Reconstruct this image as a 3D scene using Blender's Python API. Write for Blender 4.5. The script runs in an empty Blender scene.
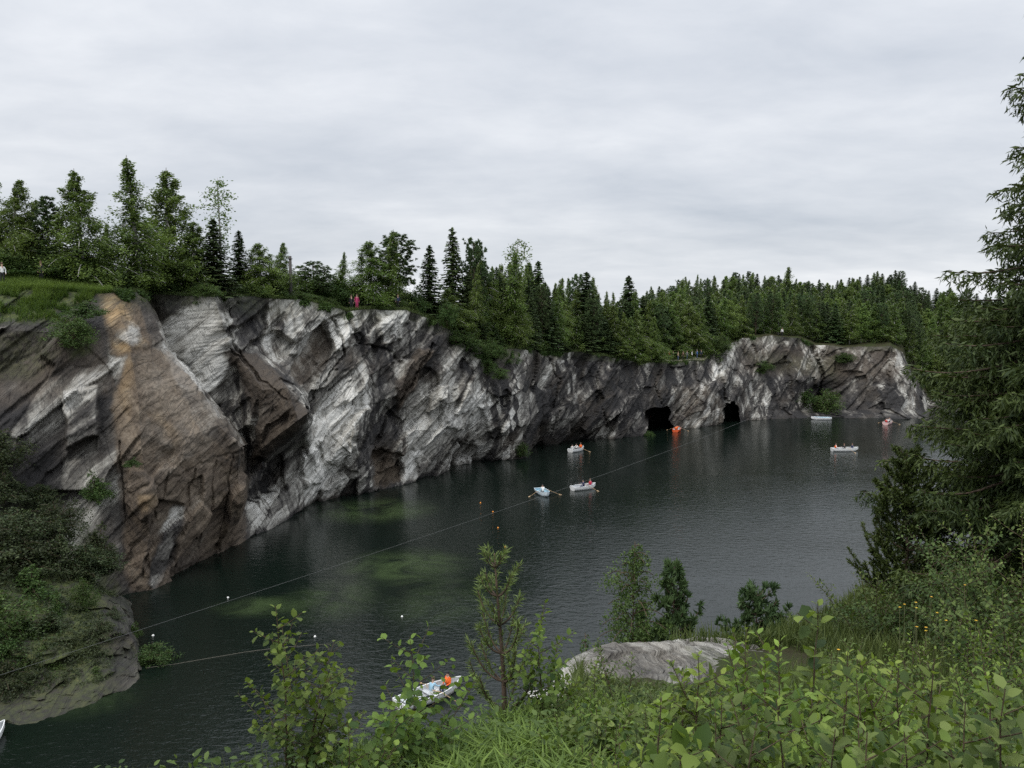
import bpy, math, random
import numpy as np
from mathutils import Vector, Matrix, Euler

# ------------------------------------------------------------------ camera, sky, sun, exposure
scene = bpy.context.scene
COL = scene.collection
R = math.radians
F_PX, CX, CY = 859.0, 512.0, 384.0
PITCH = math.atan(74.0 / F_PX)
CAM = np.array([0.0, 0.0, 22.0])

cam_data = bpy.data.cameras.new("camera")
cam_data.sensor_width = 36.0
cam_data.lens = 36.0 * F_PX / 1024.0
cam_data.clip_start = 0.05
cam_data.clip_end = 6000.0
cam = bpy.data.objects.new("camera", cam_data)
cam.location = CAM
cam.rotation_euler = (math.pi / 2 - PITCH, 0, 0)
COL.objects.link(cam)
scene.camera = cam

SUN_EL, SUN_AZ = R(52), R(215)          # azimuth measured clockwise from +Y: high, behind the viewer's left shoulder
world = bpy.data.worlds.new("World")
scene.world = world
world.use_nodes = True


def build_world():
    nt = world.node_tree
    nt.nodes.clear()
    N = lambda t: nt.nodes.new(t)
    L = nt.links.new
    out = N("ShaderNodeOutputWorld")
    bg = N("ShaderNodeBackground")
    bg.inputs["Strength"].default_value = 0.1
    L(bg.outputs[0], out.inputs[0])
    sky = N("ShaderNodeTexSky")
    sky.sky_type = 'NISHITA'
    sky.sun_disc = False
    sky.sun_elevation = SUN_EL
    sky.sun_rotation = SUN_AZ
    tc = N("ShaderNodeTexCoord")
    sep = N("ShaderNodeSeparateXYZ")
    L(tc.outputs["Generated"], sep.inputs[0])

    def math_(op, a, b=None, c=None, clamp=False):
        n = N("ShaderNodeMath")
        n.operation = op
        n.use_clamp = clamp
        for i, v in enumerate((a, b, c)):
            if v is None:
                continue
            if isinstance(v, (int, float)):
                n.inputs[i].default_value = v
            else:
                L(v, n.inputs[i])
        return n.outputs[0]
    z = math_('MAXIMUM', sep.outputs[2], 0.0)
    den = math_('ADD', z, 0.20)
    px = math_('DIVIDE', sep.outputs[0], den)
    py = math_('DIVIDE', sep.outputs[1], den)
    comb = N("ShaderNodeCombineXYZ")
    L(px, comb.inputs[0]); L(py, comb.inputs[1])

    def noise(scale, detail, rough, off, sx=1.0, sy=1.0, dist=0.0):
        mp = N("ShaderNodeMapping")
        mp.inputs["Location"].default_value = off
        mp.inputs["Scale"].default_value = (sx, sy, 1)
        L(comb.outputs[0], mp.inputs[0])
        n = N("ShaderNodeTexNoise")
        n.inputs["Scale"].default_value = scale
        n.inputs["Detail"].default_value = detail
        n.inputs["Roughness"].default_value = rough
        n.inputs["Distortion"].default_value = dist
        L(mp.outputs[0], n.inputs["Vector"])
        return n.outputs["Fac"]
    n1 = noise(0.85, 4, 0.5, (3.1, 7.7, 0), 0.85, 1.25, 0.3)
    n2 = noise(3.4, 6, 0.6, (11.3, 2.2, 0), 0.9, 1.2, 0.2)
    n3 = noise(0.35, 2, 0.5, (1.3, 4.2, 0))
    s = math_('ADD', math_('MULTIPLY', math_('SUBTRACT', n1, 0.5), 0.85), math_('MULTIPLY', math_('SUBTRACT', n2, 0.5), 0.36))
    s = math_('ADD', s, math_('MULTIPLY', math_('SUBTRACT', n3, 0.5), 0.45))
    s = math_('ADD', s, 0.5, clamp=True)
    ramp = N("ShaderNodeValToRGB")
    e = ramp.color_ramp.elements
    e[0].position, e[0].color = 0.22, (5.0, 5.45, 6.15, 1)
    e[1].position, e[1].color = 0.78, (9.1, 9.25, 9.5, 1)
    m = e.new(0.5); m.color = (6.9, 7.2, 7.7, 1)
    L(s, ramp.inputs[0])
    # overcast luminance grows towards the zenith (CIE overcast sky)
    g = math_('MULTIPLY_ADD', z, 0.40, 0.86)
    g = math_('MULTIPLY_ADD', math_('MAXIMUM', math_('SUBTRACT', z, 0.38), 0.0), 2.7, g)
    hz = N("ShaderNodeMapRange")
    L(z, hz.inputs[0])
    hz.inputs[1].default_value = 0.0; hz.inputs[2].default_value = 0.075
    hz.inputs[3].default_value = 1.14; hz.inputs[4].default_value = 1.0
    g = math_('MULTIPLY', g, hz.outputs[0])
    mul = N("ShaderNodeVectorMath"); mul.operation = 'SCALE'
    L(ramp.outputs[0], mul.inputs[0]); L(g, mul.inputs["Scale"])
    mix = N("ShaderNodeMix"); mix.data_type = 'RGBA'
    mix.inputs[0].default_value = 0.93
    L(sky.outputs[0], mix.inputs[6]); L(mul.outputs[0], mix.inputs[7])
    L(mix.outputs[2], bg.inputs["Color"])


build_world()

sun_data = bpy.data.lights.new("sun", 'SUN')
sun_data.energy = 1.4
sun_data.angle = R(24)
sun_data.color = (1.0, 0.96, 0.9)
sun = bpy.data.objects.new("sun", sun_data)
sun.rotation_euler = Vector((-math.sin(SUN_AZ) * math.cos(SUN_EL), -math.cos(SUN_AZ) * math.cos(SUN_EL), -math.sin(SUN_EL))).to_track_quat('-Z', 'Y').to_euler()
sun.location = (0, -20, 80)
COL.objects.link(sun)

scene.view_settings.view_transform = 'Standard'
scene.view_settings.look = 'None'
scene.view_settings.exposure = 0.22
scene.view_settings.gamma = 1.0
scene.view_settings.use_curve_mapping = False
scene.render.engine = 'CYCLES'
scene.cycles.max_bounces = 6
scene.cycles.diffuse_bounces = 2
scene.cycles.glossy_bounces = 2
scene.cycles.transmission_bounces = 3
scene.cycles.transparent_max_bounces = 4
scene.cycles.use_denoising = False

# ------------------------------------------------------------------ helpers


def ray(px, py):
    x = (np.asarray(px, float) - CX) / F_PX
    u = (CY - np.asarray(py, float)) / F_PX
    x, u = np.broadcast_arrays(x, u)
    c, s = math.cos(PITCH), math.sin(PITCH)
    return np.stack([x, c + u * s, -s + u * c], -1)


def at(px, py, Y):
    """world point seen at a photo pixel at horizontal depth Y"""
    d = ray(px, py)
    return CAM + d * (np.asarray(Y, float) / d[..., 1])[..., None]


def at_z(px, py, z=0.0):
    d = ray(px, py)
    return CAM + d * ((z - CAM[2]) / d[..., 2])[..., None]


def project(P):
    P = np.asarray(P, float) - CAM
    c, s = math.cos(PITCH), math.sin(PITCH)
    f = P[..., 1] * c - P[..., 2] * s
    u = P[..., 1] * s + P[..., 2] * c
    f = np.maximum(f, 0.05)
    return CX + F_PX * P[..., 0] / f, CY - F_PX * u / f


def hash3(i, j, k, seed):
    h = (i.astype(np.int64) * 73856093) ^ (j.astype(np.int64) * 19349663) ^ (k.astype(np.int64) * 83492791) ^ (seed * 2654435761)
    h &= 0xFFFFFFFF
    h = ((h ^ (h >> 16)) * 0x45d9f3b) & 0xFFFFFFFF
    h = ((h ^ (h >> 16)) * 0x45d9f3b) & 0xFFFFFFFF
    return (h ^ (h >> 16)) & 0xFFFFFFFF


def h01(i, j, k, seed):
    return hash3(i, j, k, seed) / 4294967295.0


def vnoise(P, seed=0):
    P = np.asarray(P, float)
    I = np.floor(P).astype(np.int64)
    f = P - I
    f = f * f * f * (f * (f * 6 - 15) + 10)
    r = 0
    for a in (0, 1):
        wa = f[..., 0] if a else 1 - f[..., 0]
        for b in (0, 1):
            wb = f[..., 1] if b else 1 - f[..., 1]
            for c in (0, 1):
                wc = f[..., 2] if c else 1 - f[..., 2]
                r = r + wa * wb * wc * h01(I[..., 0] + a, I[..., 1] + b, I[..., 2] + c, seed)
    return r * 2 - 1


def fbm(P, seed=0, octaves=4, rough=0.5):
    r, a, t = 0, 1.0, 0
    P = np.asarray(P, float)
    for o in range(octaves):
        r = r + a * vnoise(P * (2.03 ** o) + 17.3 * o, seed + o)
        t += a
        a *= rough
    return r / t


def facets(P, seed=0, tilt=1.0):
    """random tilted planes, one per Voronoi cell: broken rock faces. returns (height, edge distance)"""
    I = np.floor(P).astype(np.int64)
    best = np.full(P.shape[:-1], 1e9)
    second = best.copy()
    val = np.zeros(P.shape[:-1]); cid = val.copy()
    for a in (-1, 0, 1):
        for b in (-1, 0, 1):
            for c in (-1, 0, 1):
                i, j, k = I[..., 0] + a, I[..., 1] + b, I[..., 2] + c
                d0 = P[..., 0] - (i + h01(i, j, k, seed))
                d1 = P[..., 1] - (j + h01(i, j, k, seed + 1))
                d2 = P[..., 2] - (k + h01(i, j, k, seed + 2))
                d = d0 * d0 + d1 * d1 + d2 * d2
                v = (h01(i, j, k, seed + 3) * 2 - 1) + tilt * (d0 * (h01(i, j, k, seed + 4) * 2 - 1) + d1 * (h01(i, j, k, seed + 5) * 2 - 1) + d2 * (h01(i, j, k, seed + 6) * 2 - 1))
                m = d < best
                second = np.where(m, best, np.minimum(second, d))
                val = np.where(m, v, val)
                cid = np.where(m, h01(i, j, k, seed + 7), cid)
                best = np.where(m, d, best)
    return val, np.sqrt(second) - np.sqrt(best), cid


def poly_sd(px, py, poly):
    """signed distance in pixels to a polygon, negative inside"""
    poly = np.asarray(poly, float)
    n = len(poly)
    d = np.full(px.shape, 1e9)
    ins = np.zeros(px.shape, bool)
    for i in range(n):
        a, b = poly[i], poly[(i + 1) % n]
        e = b - a
        wx, wy = px - a[0], py - a[1]
        t = np.clip((wx * e[0] + wy * e[1]) / (e @ e), 0, 1)
        d = np.minimum(d, (wx - e[0] * t) ** 2 + (wy - e[1] * t) ** 2)
        c = ((a[1] <= py) & (b[1] > py)) | ((b[1] <= py) & (a[1] > py))
        with np.errstate(divide='ignore', invalid='ignore'):
            xi = a[0] + (py - a[1]) * e[0] / (e[1] if e[1] != 0 else 1e-9)
        ins ^= c & (px < xi)
    d = np.sqrt(d)
    return np.where(ins, -d, d)


def line_d(px, py, pts):
    d = np.full(px.shape, 1e9)
    for (ax, ay), (bx, by) in zip(pts[:-1], pts[1:]):
        ex, ey = bx - ax, by - ay
        wx, wy = px - ax, py - ay
        t = np.clip((wx * ex + wy * ey) / (ex * ex + ey * ey), 0, 1)
        d = np.minimum(d, (wx - ex * t) ** 2 + (wy - ey * t) ** 2)
    return np.sqrt(d)


def sstep(a, b, x):
    t = np.clip((x - a) / (b - a), 0, 1)
    return t * t * (3 - 2 * t)


def make_mesh(name, V, faces, smooth=False, attrs=None, mats=None, mat_idx=None):
    """faces: list of int arrays (n,3) and (n,4)"""
    V = np.ascontiguousarray(V, np.float32).reshape(-1, 3)
    me = bpy.data.meshes.new(name)
    if isinstance(faces, np.ndarray):
        faces = [faces]
    faces = [np.asarray(f, np.int32) for f in faces if len(f)]
    me.vertices.add(len(V))
    me.vertices.foreach_set("co", V.ravel())
    nl = sum(f.size for f in faces)
    npol = sum(len(f) for f in faces)
    me.loops.add(nl)
    me.polygons.add(npol)
    me.loops.foreach_set("vertex_index", np.concatenate([f.ravel() for f in faces]))
    tot = np.concatenate([np.full(len(f), f.shape[1], np.int32) for f in faces])
    start = np.concatenate([[0], np.cumsum(tot)[:-1]]).astype(np.int32)
    me.polygons.foreach_set("loop_start", start)
    me.polygons.foreach_set("loop_total", tot)
    me.polygons.foreach_set("use_smooth", np.full(npol, smooth, bool))
    for m in (mats or []):
        me.materials.append(m)
    if mat_idx is not None:
        me.polygons.foreach_set("material_index", np.asarray(mat_idx, np.int32))
    for k, arr in (attrs or {}).items():
        arr = np.asarray(arr, np.float32)
        if arr.ndim == 1:
            a = me.attributes.new(k, 'FLOAT', 'POINT')
            a.data.foreach_set("value", arr)
        else:
            a = me.attributes.new(k, 'FLOAT_COLOR', 'POINT')
            a.data.foreach_set("color", arr.ravel())
    me.update(calc_edges=True)
    me.validate()
    return me


def link(name, me, parent=None, loc=None, **props):
    o = bpy.data.objects.new(name, me)
    COL.objects.link(o)
    if parent is not None:
        o.parent = parent
    if loc is not None:
        o.location = loc
    for k, v in props.items():
        o[k] = v
    return o


def root(name, loc, label, category, group=None, rotz=0.0, scale=None):
    o = bpy.data.objects.new(name, None)
    COL.objects.link(o)
    o.location = [float(c) for c in loc]
    o.rotation_euler = (0, 0, rotz)
    if scale is not None:
        o.scale = scale
    o["label"] = label
    o["category"] = category
    if group:
        o["group"] = group
    o.empty_display_size = 0.1
    return o


def grid_faces(nu, nv, base=0):
    i = np.arange(nu - 1)[:, None] * nv + np.arange(nv - 1)[None, :] + base
    return np.stack([i, i + nv, i + nv + 1, i + 1], -1).reshape(-1, 4)


class MB:
    """collects simple shapes into one mesh"""
    def __init__(s):
        s.V, s.Q, s.T, s.n = [], [], [], 0

    def add(s, V, quads=(), tris=()):
        V = np.asarray(V, float).reshape(-1, 3)
        if len(quads):
            s.Q.append(np.asarray(quads) + s.n)
        if len(tris):
            s.T.append(np.asarray(tris) + s.n)
        s.V.append(V)
        s.n += len(V)

    def tube(s, pts, rad, seg=6, cap=True):
        pts = np.asarray(pts, float)
        rad = np.broadcast_to(np.asarray(rad, float), (len(pts),))
        t = np.gradient(pts, axis=0)
        t /= np.linalg.norm(t, axis=1)[:, None] + 1e-9
        ref = np.array([0, 0, 1.0]) if abs(t[0][2]) < 0.9 else np.array([1.0, 0, 0])
        a = np.cross(t, ref); a /= np.linalg.norm(a, axis=1)[:, None] + 1e-9
        b = np.cross(t, a)
        an = np.linspace(0, 2 * np.pi, seg, endpoint=False)
        V = pts[:, None, :] + rad[:, None, None] * (np.cos(an)[None, :, None] * a[:, None, :] + np.sin(an)[None, :, None] * b[:, None, :])
        n = len(pts)
        i = np.arange(n - 1)[:, None] * seg
        j = np.arange(seg)[None, :]
        q = np.stack([i + j, i + (j + 1) % seg, i + seg + (j + 1) % seg, i + seg + j], -1).reshape(-1, 4)
        V = V.reshape(-1, 3)
        tr = []
        if cap:
            V = np.vstack([V, pts[:1], pts[-1:]])
            c0, c1 = n * seg, n * seg + 1
            for k in range(seg):
                tr.append((c0, (k + 1) % seg, k))
                tr.append((c1, (n - 1) * seg + k, (n - 1) * seg + (k + 1) % seg))
        s.add(V, q, tr)

    def box(s, c, h, M=None):
        V = np.array([[x, y, z] for x in (-1, 1) for y in (-1, 1) for z in (-1, 1)], float) * np.asarray(h)
        if M is not None:
            V = V @ np.asarray(M).T
        s.add(V + np.asarray(c), [(0, 1, 3, 2), (4, 6, 7, 5), (0, 4, 5, 1), (2, 3, 7, 6), (0, 2, 6, 4), (1, 5, 7, 3)])

    def ell(s, c, r, nu=10, nv=7):
        th = np.linspace(0, 2 * np.pi, nu, endpoint=False)
        ph = np.linspace(0, np.pi, nv)[1:-1]
        V = [[0, 0, 1.0]] + [[math.sin(p) * math.cos(t), math.sin(p) * math.sin(t), math.cos(p)] for p in ph for t in th] + [[0, 0, -1.0]]
        tr = [(0, 1 + k, 1 + (k + 1) % nu) for k in range(nu)]
        q = []
        for a in range(len(ph) - 1):
            for k in range(nu):
                q.append((1 + a * nu + k, 1 + (a + 1) * nu + k, 1 + (a + 1) * nu + (k + 1) % nu, 1 + a * nu + (k + 1) % nu))
        l = 1 + len(ph) * nu
        tr += [(l, 1 + (len(ph) - 1) * nu + (k + 1) % nu, 1 + (len(ph) - 1) * nu + k) for k in range(nu)]
        s.add(np.array(V) * np.asarray(r) + np.asarray(c), q, tr)

    def mesh(s, name, mat, smooth=True, attrs=None):
        V = np.concatenate(s.V)
        f = []
        if s.Q: f.append(np.concatenate(s.Q))
        if s.T: f.append(np.concatenate(s.T))
        return make_mesh(name, V, f, smooth, attrs, [mat] if mat else None)


# ------------------------------------------------------------------ materials
class NT:
    def __init__(s, name):
        s.m = bpy.data.materials.new(name)
        s.m.use_nodes = True
        s.t = s.m.node_tree
        s.t.nodes.clear()
        s.out = s.t.nodes.new("ShaderNodeOutputMaterial")

    def n(s, typ, **kw):
        n = s.t.nodes.new(typ)
        for k, v in kw.items():
            setattr(n, k, v)
        return n

    def l(s, a, b):
        s.t.links.new(a, b)

    def setin(s, sock, v):
        if hasattr(v, "is_output"):
            s.l(v, sock)
        else:
            sock.default_value = v

    def math(s, op, a, b=None, c=None, clamp=False):
        n = s.n("ShaderNodeMath", operation=op, use_clamp=clamp)
        for i, v in enumerate((a, b, c)):
            if v is not None:
                s.setin(n.inputs[i], v)
        return n.outputs[0]

    def mix(s, f, a, b):
        n = s.n("ShaderNodeMix", data_type='RGBA')
        s.setin(n.inputs[0], f); s.setin(n.inputs[6], a); s.setin(n.inputs[7], b)
        return n.outputs[2]

    def mapping(s, vec, scale=(1, 1, 1), rot=(0, 0, 0), loc=(0, 0, 0)):
        n = s.n("ShaderNodeMapping")
        s.l(vec, n.inputs[0])
        n.inputs[1].default_value = loc; n.inputs[2].default_value = rot; n.inputs[3].default_value = scale
        return n.outputs[0]

    def noise(s, vec, scale, detail=4, rough=0.55, dist=0.0):
        n = s.n("ShaderNodeTexNoise")
        s.l(vec, n.inputs["Vector"])
        n.inputs["Scale"].default_value = scale; n.inputs["Detail"].default_value = detail
        n.inputs["Roughness"].default_value = rough; n.inputs["Distortion"].default_value = dist
        return n.outputs["Fac"]

    def remap(s, v, a, b, c=0.0, d=1.0):
        n = s.n("ShaderNodeMapRange")
        s.l(v, n.inputs[0])
        for i, x in enumerate((a, b, c, d)):
            n.inputs[i + 1].default_value = x
        return n.outputs[0]

    def ramp(s, v, stops):
        n = s.n("ShaderNodeValToRGB")
        e = n.color_ramp.elements
        e[0].position, e[0].color = stops[0][0], (*stops[0][1], 1)
        e[1].position, e[1].color = stops[-1][0], (*stops[-1][1], 1)
        for p, c in stops[1:-1]:
            e.new(p).color = (*c, 1)
        s.l(v, n.inputs[0])
        return n.outputs[0]

    def attr(s, name):
        return s.n("ShaderNodeAttribute", attribute_name=name)

    def bsdf(s, col, rough=0.8, normal=None, spec=0.3, **kw):
        n = s.n("ShaderNodeBsdfPrincipled")
        s.setin(n.inputs["Base Color"], col if hasattr(col, "is_output") else (*col, 1))
        s.setin(n.inputs["Roughness"], rough)
        n.inputs["Specular IOR Level"].default_value = spec
        if normal is not None:
            s.l(normal, n.inputs["Normal"])
        s.l(n.outputs[0], s.out.inputs[0])
        return n

    def bump(s, h, strength=0.5, dist=0.1):
        n = s.n("ShaderNodeBump")
        s.l(h, n.inputs["Height"])
        n.inputs["Strength"].default_value = strength
        n.inputs["Distance"].default_value = dist
        return n.outputs[0]


def paint(name, col, rough=0.5, var=0.12, scale=6.0, spec=0.4):
    """plain surface with a little procedural wear"""
    t = NT(name)
    tc = t.n("ShaderNodeTexCoord").outputs["Object"]
    f = t.noise(tc, scale, 5, 0.6)
    c = t.mix(t.remap(f, 0.3, 0.7), tuple(x * (1 - var) for x in col) + (1,), tuple(min(1, x * (1 + var)) for x in col) + (1,))
    t.bsdf(c, rough, None, spec)
    return t.m


def rock_material(name, veg=True, sc=1.0):
    t = NT(name)
    tc = t.n("ShaderNodeTexCoord").outputs["Object"]
    if sc != 1.0:
        tc = t.mapping(tc, (sc, sc, sc))
    # turn so X runs along the quarry wall
    hc = t.mapping(tc, rot=(0, 0, R(-53)))
    bed0 = t.mapping(t.mapping(tc, rot=(0, 0, R(-14))), rot=(0, R(44), 0))   # X down the dip of the beds, Y along their strike, Z across them
    bed = bed0
    warp = t.noise(tc, 0.07, 2, 0.5)
    wv = t.n("ShaderNodeVectorMath", operation='MULTIPLY_ADD')
    cw = t.n("ShaderNodeCombineXYZ")
    t.l(warp, cw.inputs[2])
    t.l(cw.outputs[0], wv.inputs[0]); wv.inputs[1].default_value = (0, 0, 4.0); t.l(bed, wv.inputs[2])
    bed = wv.outputs[0]
    s1 = t.noise(t.mapping(bed, (0.05, 0.045, 0.33)), 1.0, 8, 0.62, 0.1)
    s2 = t.noise(t.mapping(bed, (0.16, 0.14, 1.7)), 1.0, 7, 0.68, 0.08)
    s3 = t.noise(t.mapping(tc, (1, 1, 1)), 1.9, 7, 0.7)
    stain = t.noise(t.mapping(hc, (0.62, 0.15, 0.07), (0, R(12), 0)), 1.0, 7, 0.68, 0.15)
    m = t.attr("mask")
    sp = t.n("ShaderNodeSeparateColor"); t.l(m.outputs["Color"], sp.inputs[0])
    tone, ochre, brown = sp.outputs[0], sp.outputs[1], sp.outputs[2]
    v = t.math('ADD', t.math('MULTIPLY', s1, 1.2), t.math('MULTIPLY', s2, 0.46))
    v = t.math('ADD', v, t.math('MULTIPLY', s3, 0.28))
    v = t.math('ADD', v, t.math('MULTIPLY_ADD', tone, 1.0, -0.5))
    v = t.math('SUBTRACT', v, 0.525)
    d = t.remap(stain, 0.50, 0.60)
    v = t.math('SUBTRACT', v, t.math('MULTIPLY', t.math('MULTIPLY', d, t.attr('stain').outputs['Fac']), 0.5))
    base = t.ramp(v, [(0.14, (0.022, 0.021, 0.021)), (0.34, (0.058, 0.054, 0.05)), (0.47, (0.15, 0.142, 0.126)), (0.58, (0.32, 0.31, 0.278)), (0.80, (0.58, 0.57, 0.53))])
    warm = t.noise(t.mapping(tc, (1, 1, 1), loc=(40, 3, 8)), 0.16, 4, 0.6)
    base = t.mix(t.remap(warm, 0.5, 0.72, 0, 0.35), base, t.mix(0.5, base, (0.22, 0.17, 0.11, 1)))
    ocv = t.ramp(t.math('ADD', t.math('MULTIPLY', s2, 0.6), t.math('MULTIPLY', s3, 0.5)), [(0.35, (0.13, 0.085, 0.04)), (0.55, (0.30, 0.205, 0.105)), (0.75, (0.47, 0.37, 0.23))])
    s4 = t.noise(t.mapping(t.mapping(t.mapping(tc, rot=(0, 0, R(14))), rot=(0, R(-52), 0)), (0.07, 0.12, 0.9)), 1.0, 6, 0.62, 0.1)
    brv = t.ramp(t.math('ADD', t.math('MULTIPLY', s4, 0.75), t.math('MULTIPLY', s3, 0.3)), [(0.36, (0.046, 0.035, 0.026)), (0.52, (0.120, 0.090, 0.062)), (0.70, (0.24, 0.19, 0.135))])
    c = t.mix(brown, base, brv)
    c = t.mix(ochre, c, ocv)
    if veg:
        gv = t.noise(tc, 2.2, 5, 0.65)
        gcol = t.ramp(gv, [(0.3, (0.022, 0.026, 0.012)), (0.5, (0.045, 0.06, 0.018)), (0.7, (0.085, 0.09, 0.03))])
        c = t.mix(t.math('MULTIPLY', m.outputs["Alpha"], t.remap(gv, 0.25, 0.5), clamp=True), c, gcol)
    # thin dark partings that follow the beds, and a sparser steep set across them
    def partings(scale, w, seed, vec):
        nz = t.noise(t.mapping(vec, scale, loc=(seed, seed * 2.3, seed * 0.7)), 1.0, 4, 0.6, 0.05)
        return t.remap(t.math('ABSOLUTE', t.math('SUBTRACT', nz, 0.5)), 0.0, w, 1.0, 0.0)
    cross = t.mapping(t.mapping(tc, rot=(0, 0, R(-14))), rot=(0, R(-68), 0))
    pl = t.math('MAXIMUM', t.math('MULTIPLY', partings((0.035, 0.03, 0.55), 0.013, 3.0, bed), 0.85), t.math('MULTIPLY', partings((0.07, 0.06, 1.5), 0.02, 7.0, bed), 0.35))
    pl = t.math('MAXIMUM', pl, t.math('MULTIPLY', partings((0.06, 0.05, 0.30), 0.008, 13.0, cross), 0.6))
    c = t.mix(t.math('MULTIPLY', pl, t.math('MULTIPLY_ADD', brown, -0.7, 0.8)), c, (0.024, 0.022, 0.021, 1))
    # joints
    vo = t.n("ShaderNodeTexVoronoi", feature='DISTANCE_TO_EDGE')
    jw = t.n("ShaderNodeVectorMath", operation='MULTIPLY_ADD')
    jn = t.n("ShaderNodeTexNoise"); t.l(tc, jn.inputs["Vector"]); jn.inputs["Scale"].default_value = 0.7; jn.inputs["Detail"].default_value = 4
    t.l(jn.outputs["Color"], jw.inputs[0]); jw.inputs[1].default_value = (0.35, 0.35, 0.35); t.l(t.mapping(bed, (0.10, 0.2, 0.55)), jw.inputs[2])
    t.l(jw.outputs[0], vo.inputs["Vector"]); vo.inputs["Scale"].default_value = 1.0
    joint = t.remap(vo.outputs["Distance"], 0.0, 0.03)
    c = t.mix(t.math('MULTIPLY', t.math('SUBTRACT', 1.0, joint), t.remap(s3, 0.45, 0.6, 0, 0.6)), c, (0.03, 0.028, 0.026, 1))
    h = t.math('ADD', t.math('MULTIPLY', s2, 0.6), t.math('MULTIPLY', s3, 0.6))
    h = t.math('ADD', h, t.math('MULTIPLY', joint, 0.18))
    h = t.math('SUBTRACT', h, t.math('MULTIPLY', pl, 0.3))
    t.bsdf(c, 0.78, t.bump(h, 0.6, 0.3), 0.25)
    return t.m


def soil_material():
    t = NT("turf_and_soil")
    tc = t.n("ShaderNodeTexCoord").outputs["Object"]
    a = t.noise(tc, 0.5, 6, 0.65)
    b = t.noise(tc, 7.0, 5, 0.7)
    v = t.math('ADD', t.math('MULTIPLY', a, 0.6), t.math('MULTIPLY', b, 0.4))
    c = t.ramp(v, [(0.3, (0.020, 0.018, 0.011)), (0.47, (0.036, 0.034, 0.017)), (0.56, (0.03, 0.04, 0.013)), (0.72, (0.05, 0.06, 0.022))])
    t.bsdf(c, 0.95, t.bump(b, 0.8, 0.08), 0.1)
    return t.m


def water_material():
    t = NT("lake_water")
    tc = t.n("ShaderNodeTexCoord").outputs["Object"]
    sh = t.attr("shoal").outputs["Fac"]
    nz = t.noise(tc, 0.25, 5, 0.6, 1.0)
    k = t.math('MULTIPLY', sh, t.remap(nz, 0.3, 0.62), clamp=True)
    c = t.mix(k, (0.0040, 0.0075, 0.0055, 1), (0.034, 0.052, 0.021, 1))
    w1 = t.noise(t.mapping(tc, (1.0, 1.7, 1), rot=(0, 0, R(14))), 1.15, 3, 0.55, 0.4)
    w2 = t.noise(t.mapping(tc, (1.0, 1.5, 1), rot=(0, 0, R(-22))), 3.6, 3, 0.6, 0.3)
    calm = t.remap(t.noise(t.mapping(tc, (0.5, 1, 1)), 0.035, 3, 0.55, 0.6), 0.38, 0.62, 0.45, 1.0)
    h = t.math('MULTIPLY', t.math('ADD', w1, t.math('MULTIPLY', w2, 0.42)), calm)
    b = t.bsdf(c, 0.05, t.bump(h, 0.34, 0.16), 0.5)
    b.inputs["IOR"].default_value = 1.333
    return t.m


MAT_ROCK = rock_material("marble_rock")
MAT_SOIL = soil_material()
MAT_WATER = water_material()
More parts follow.
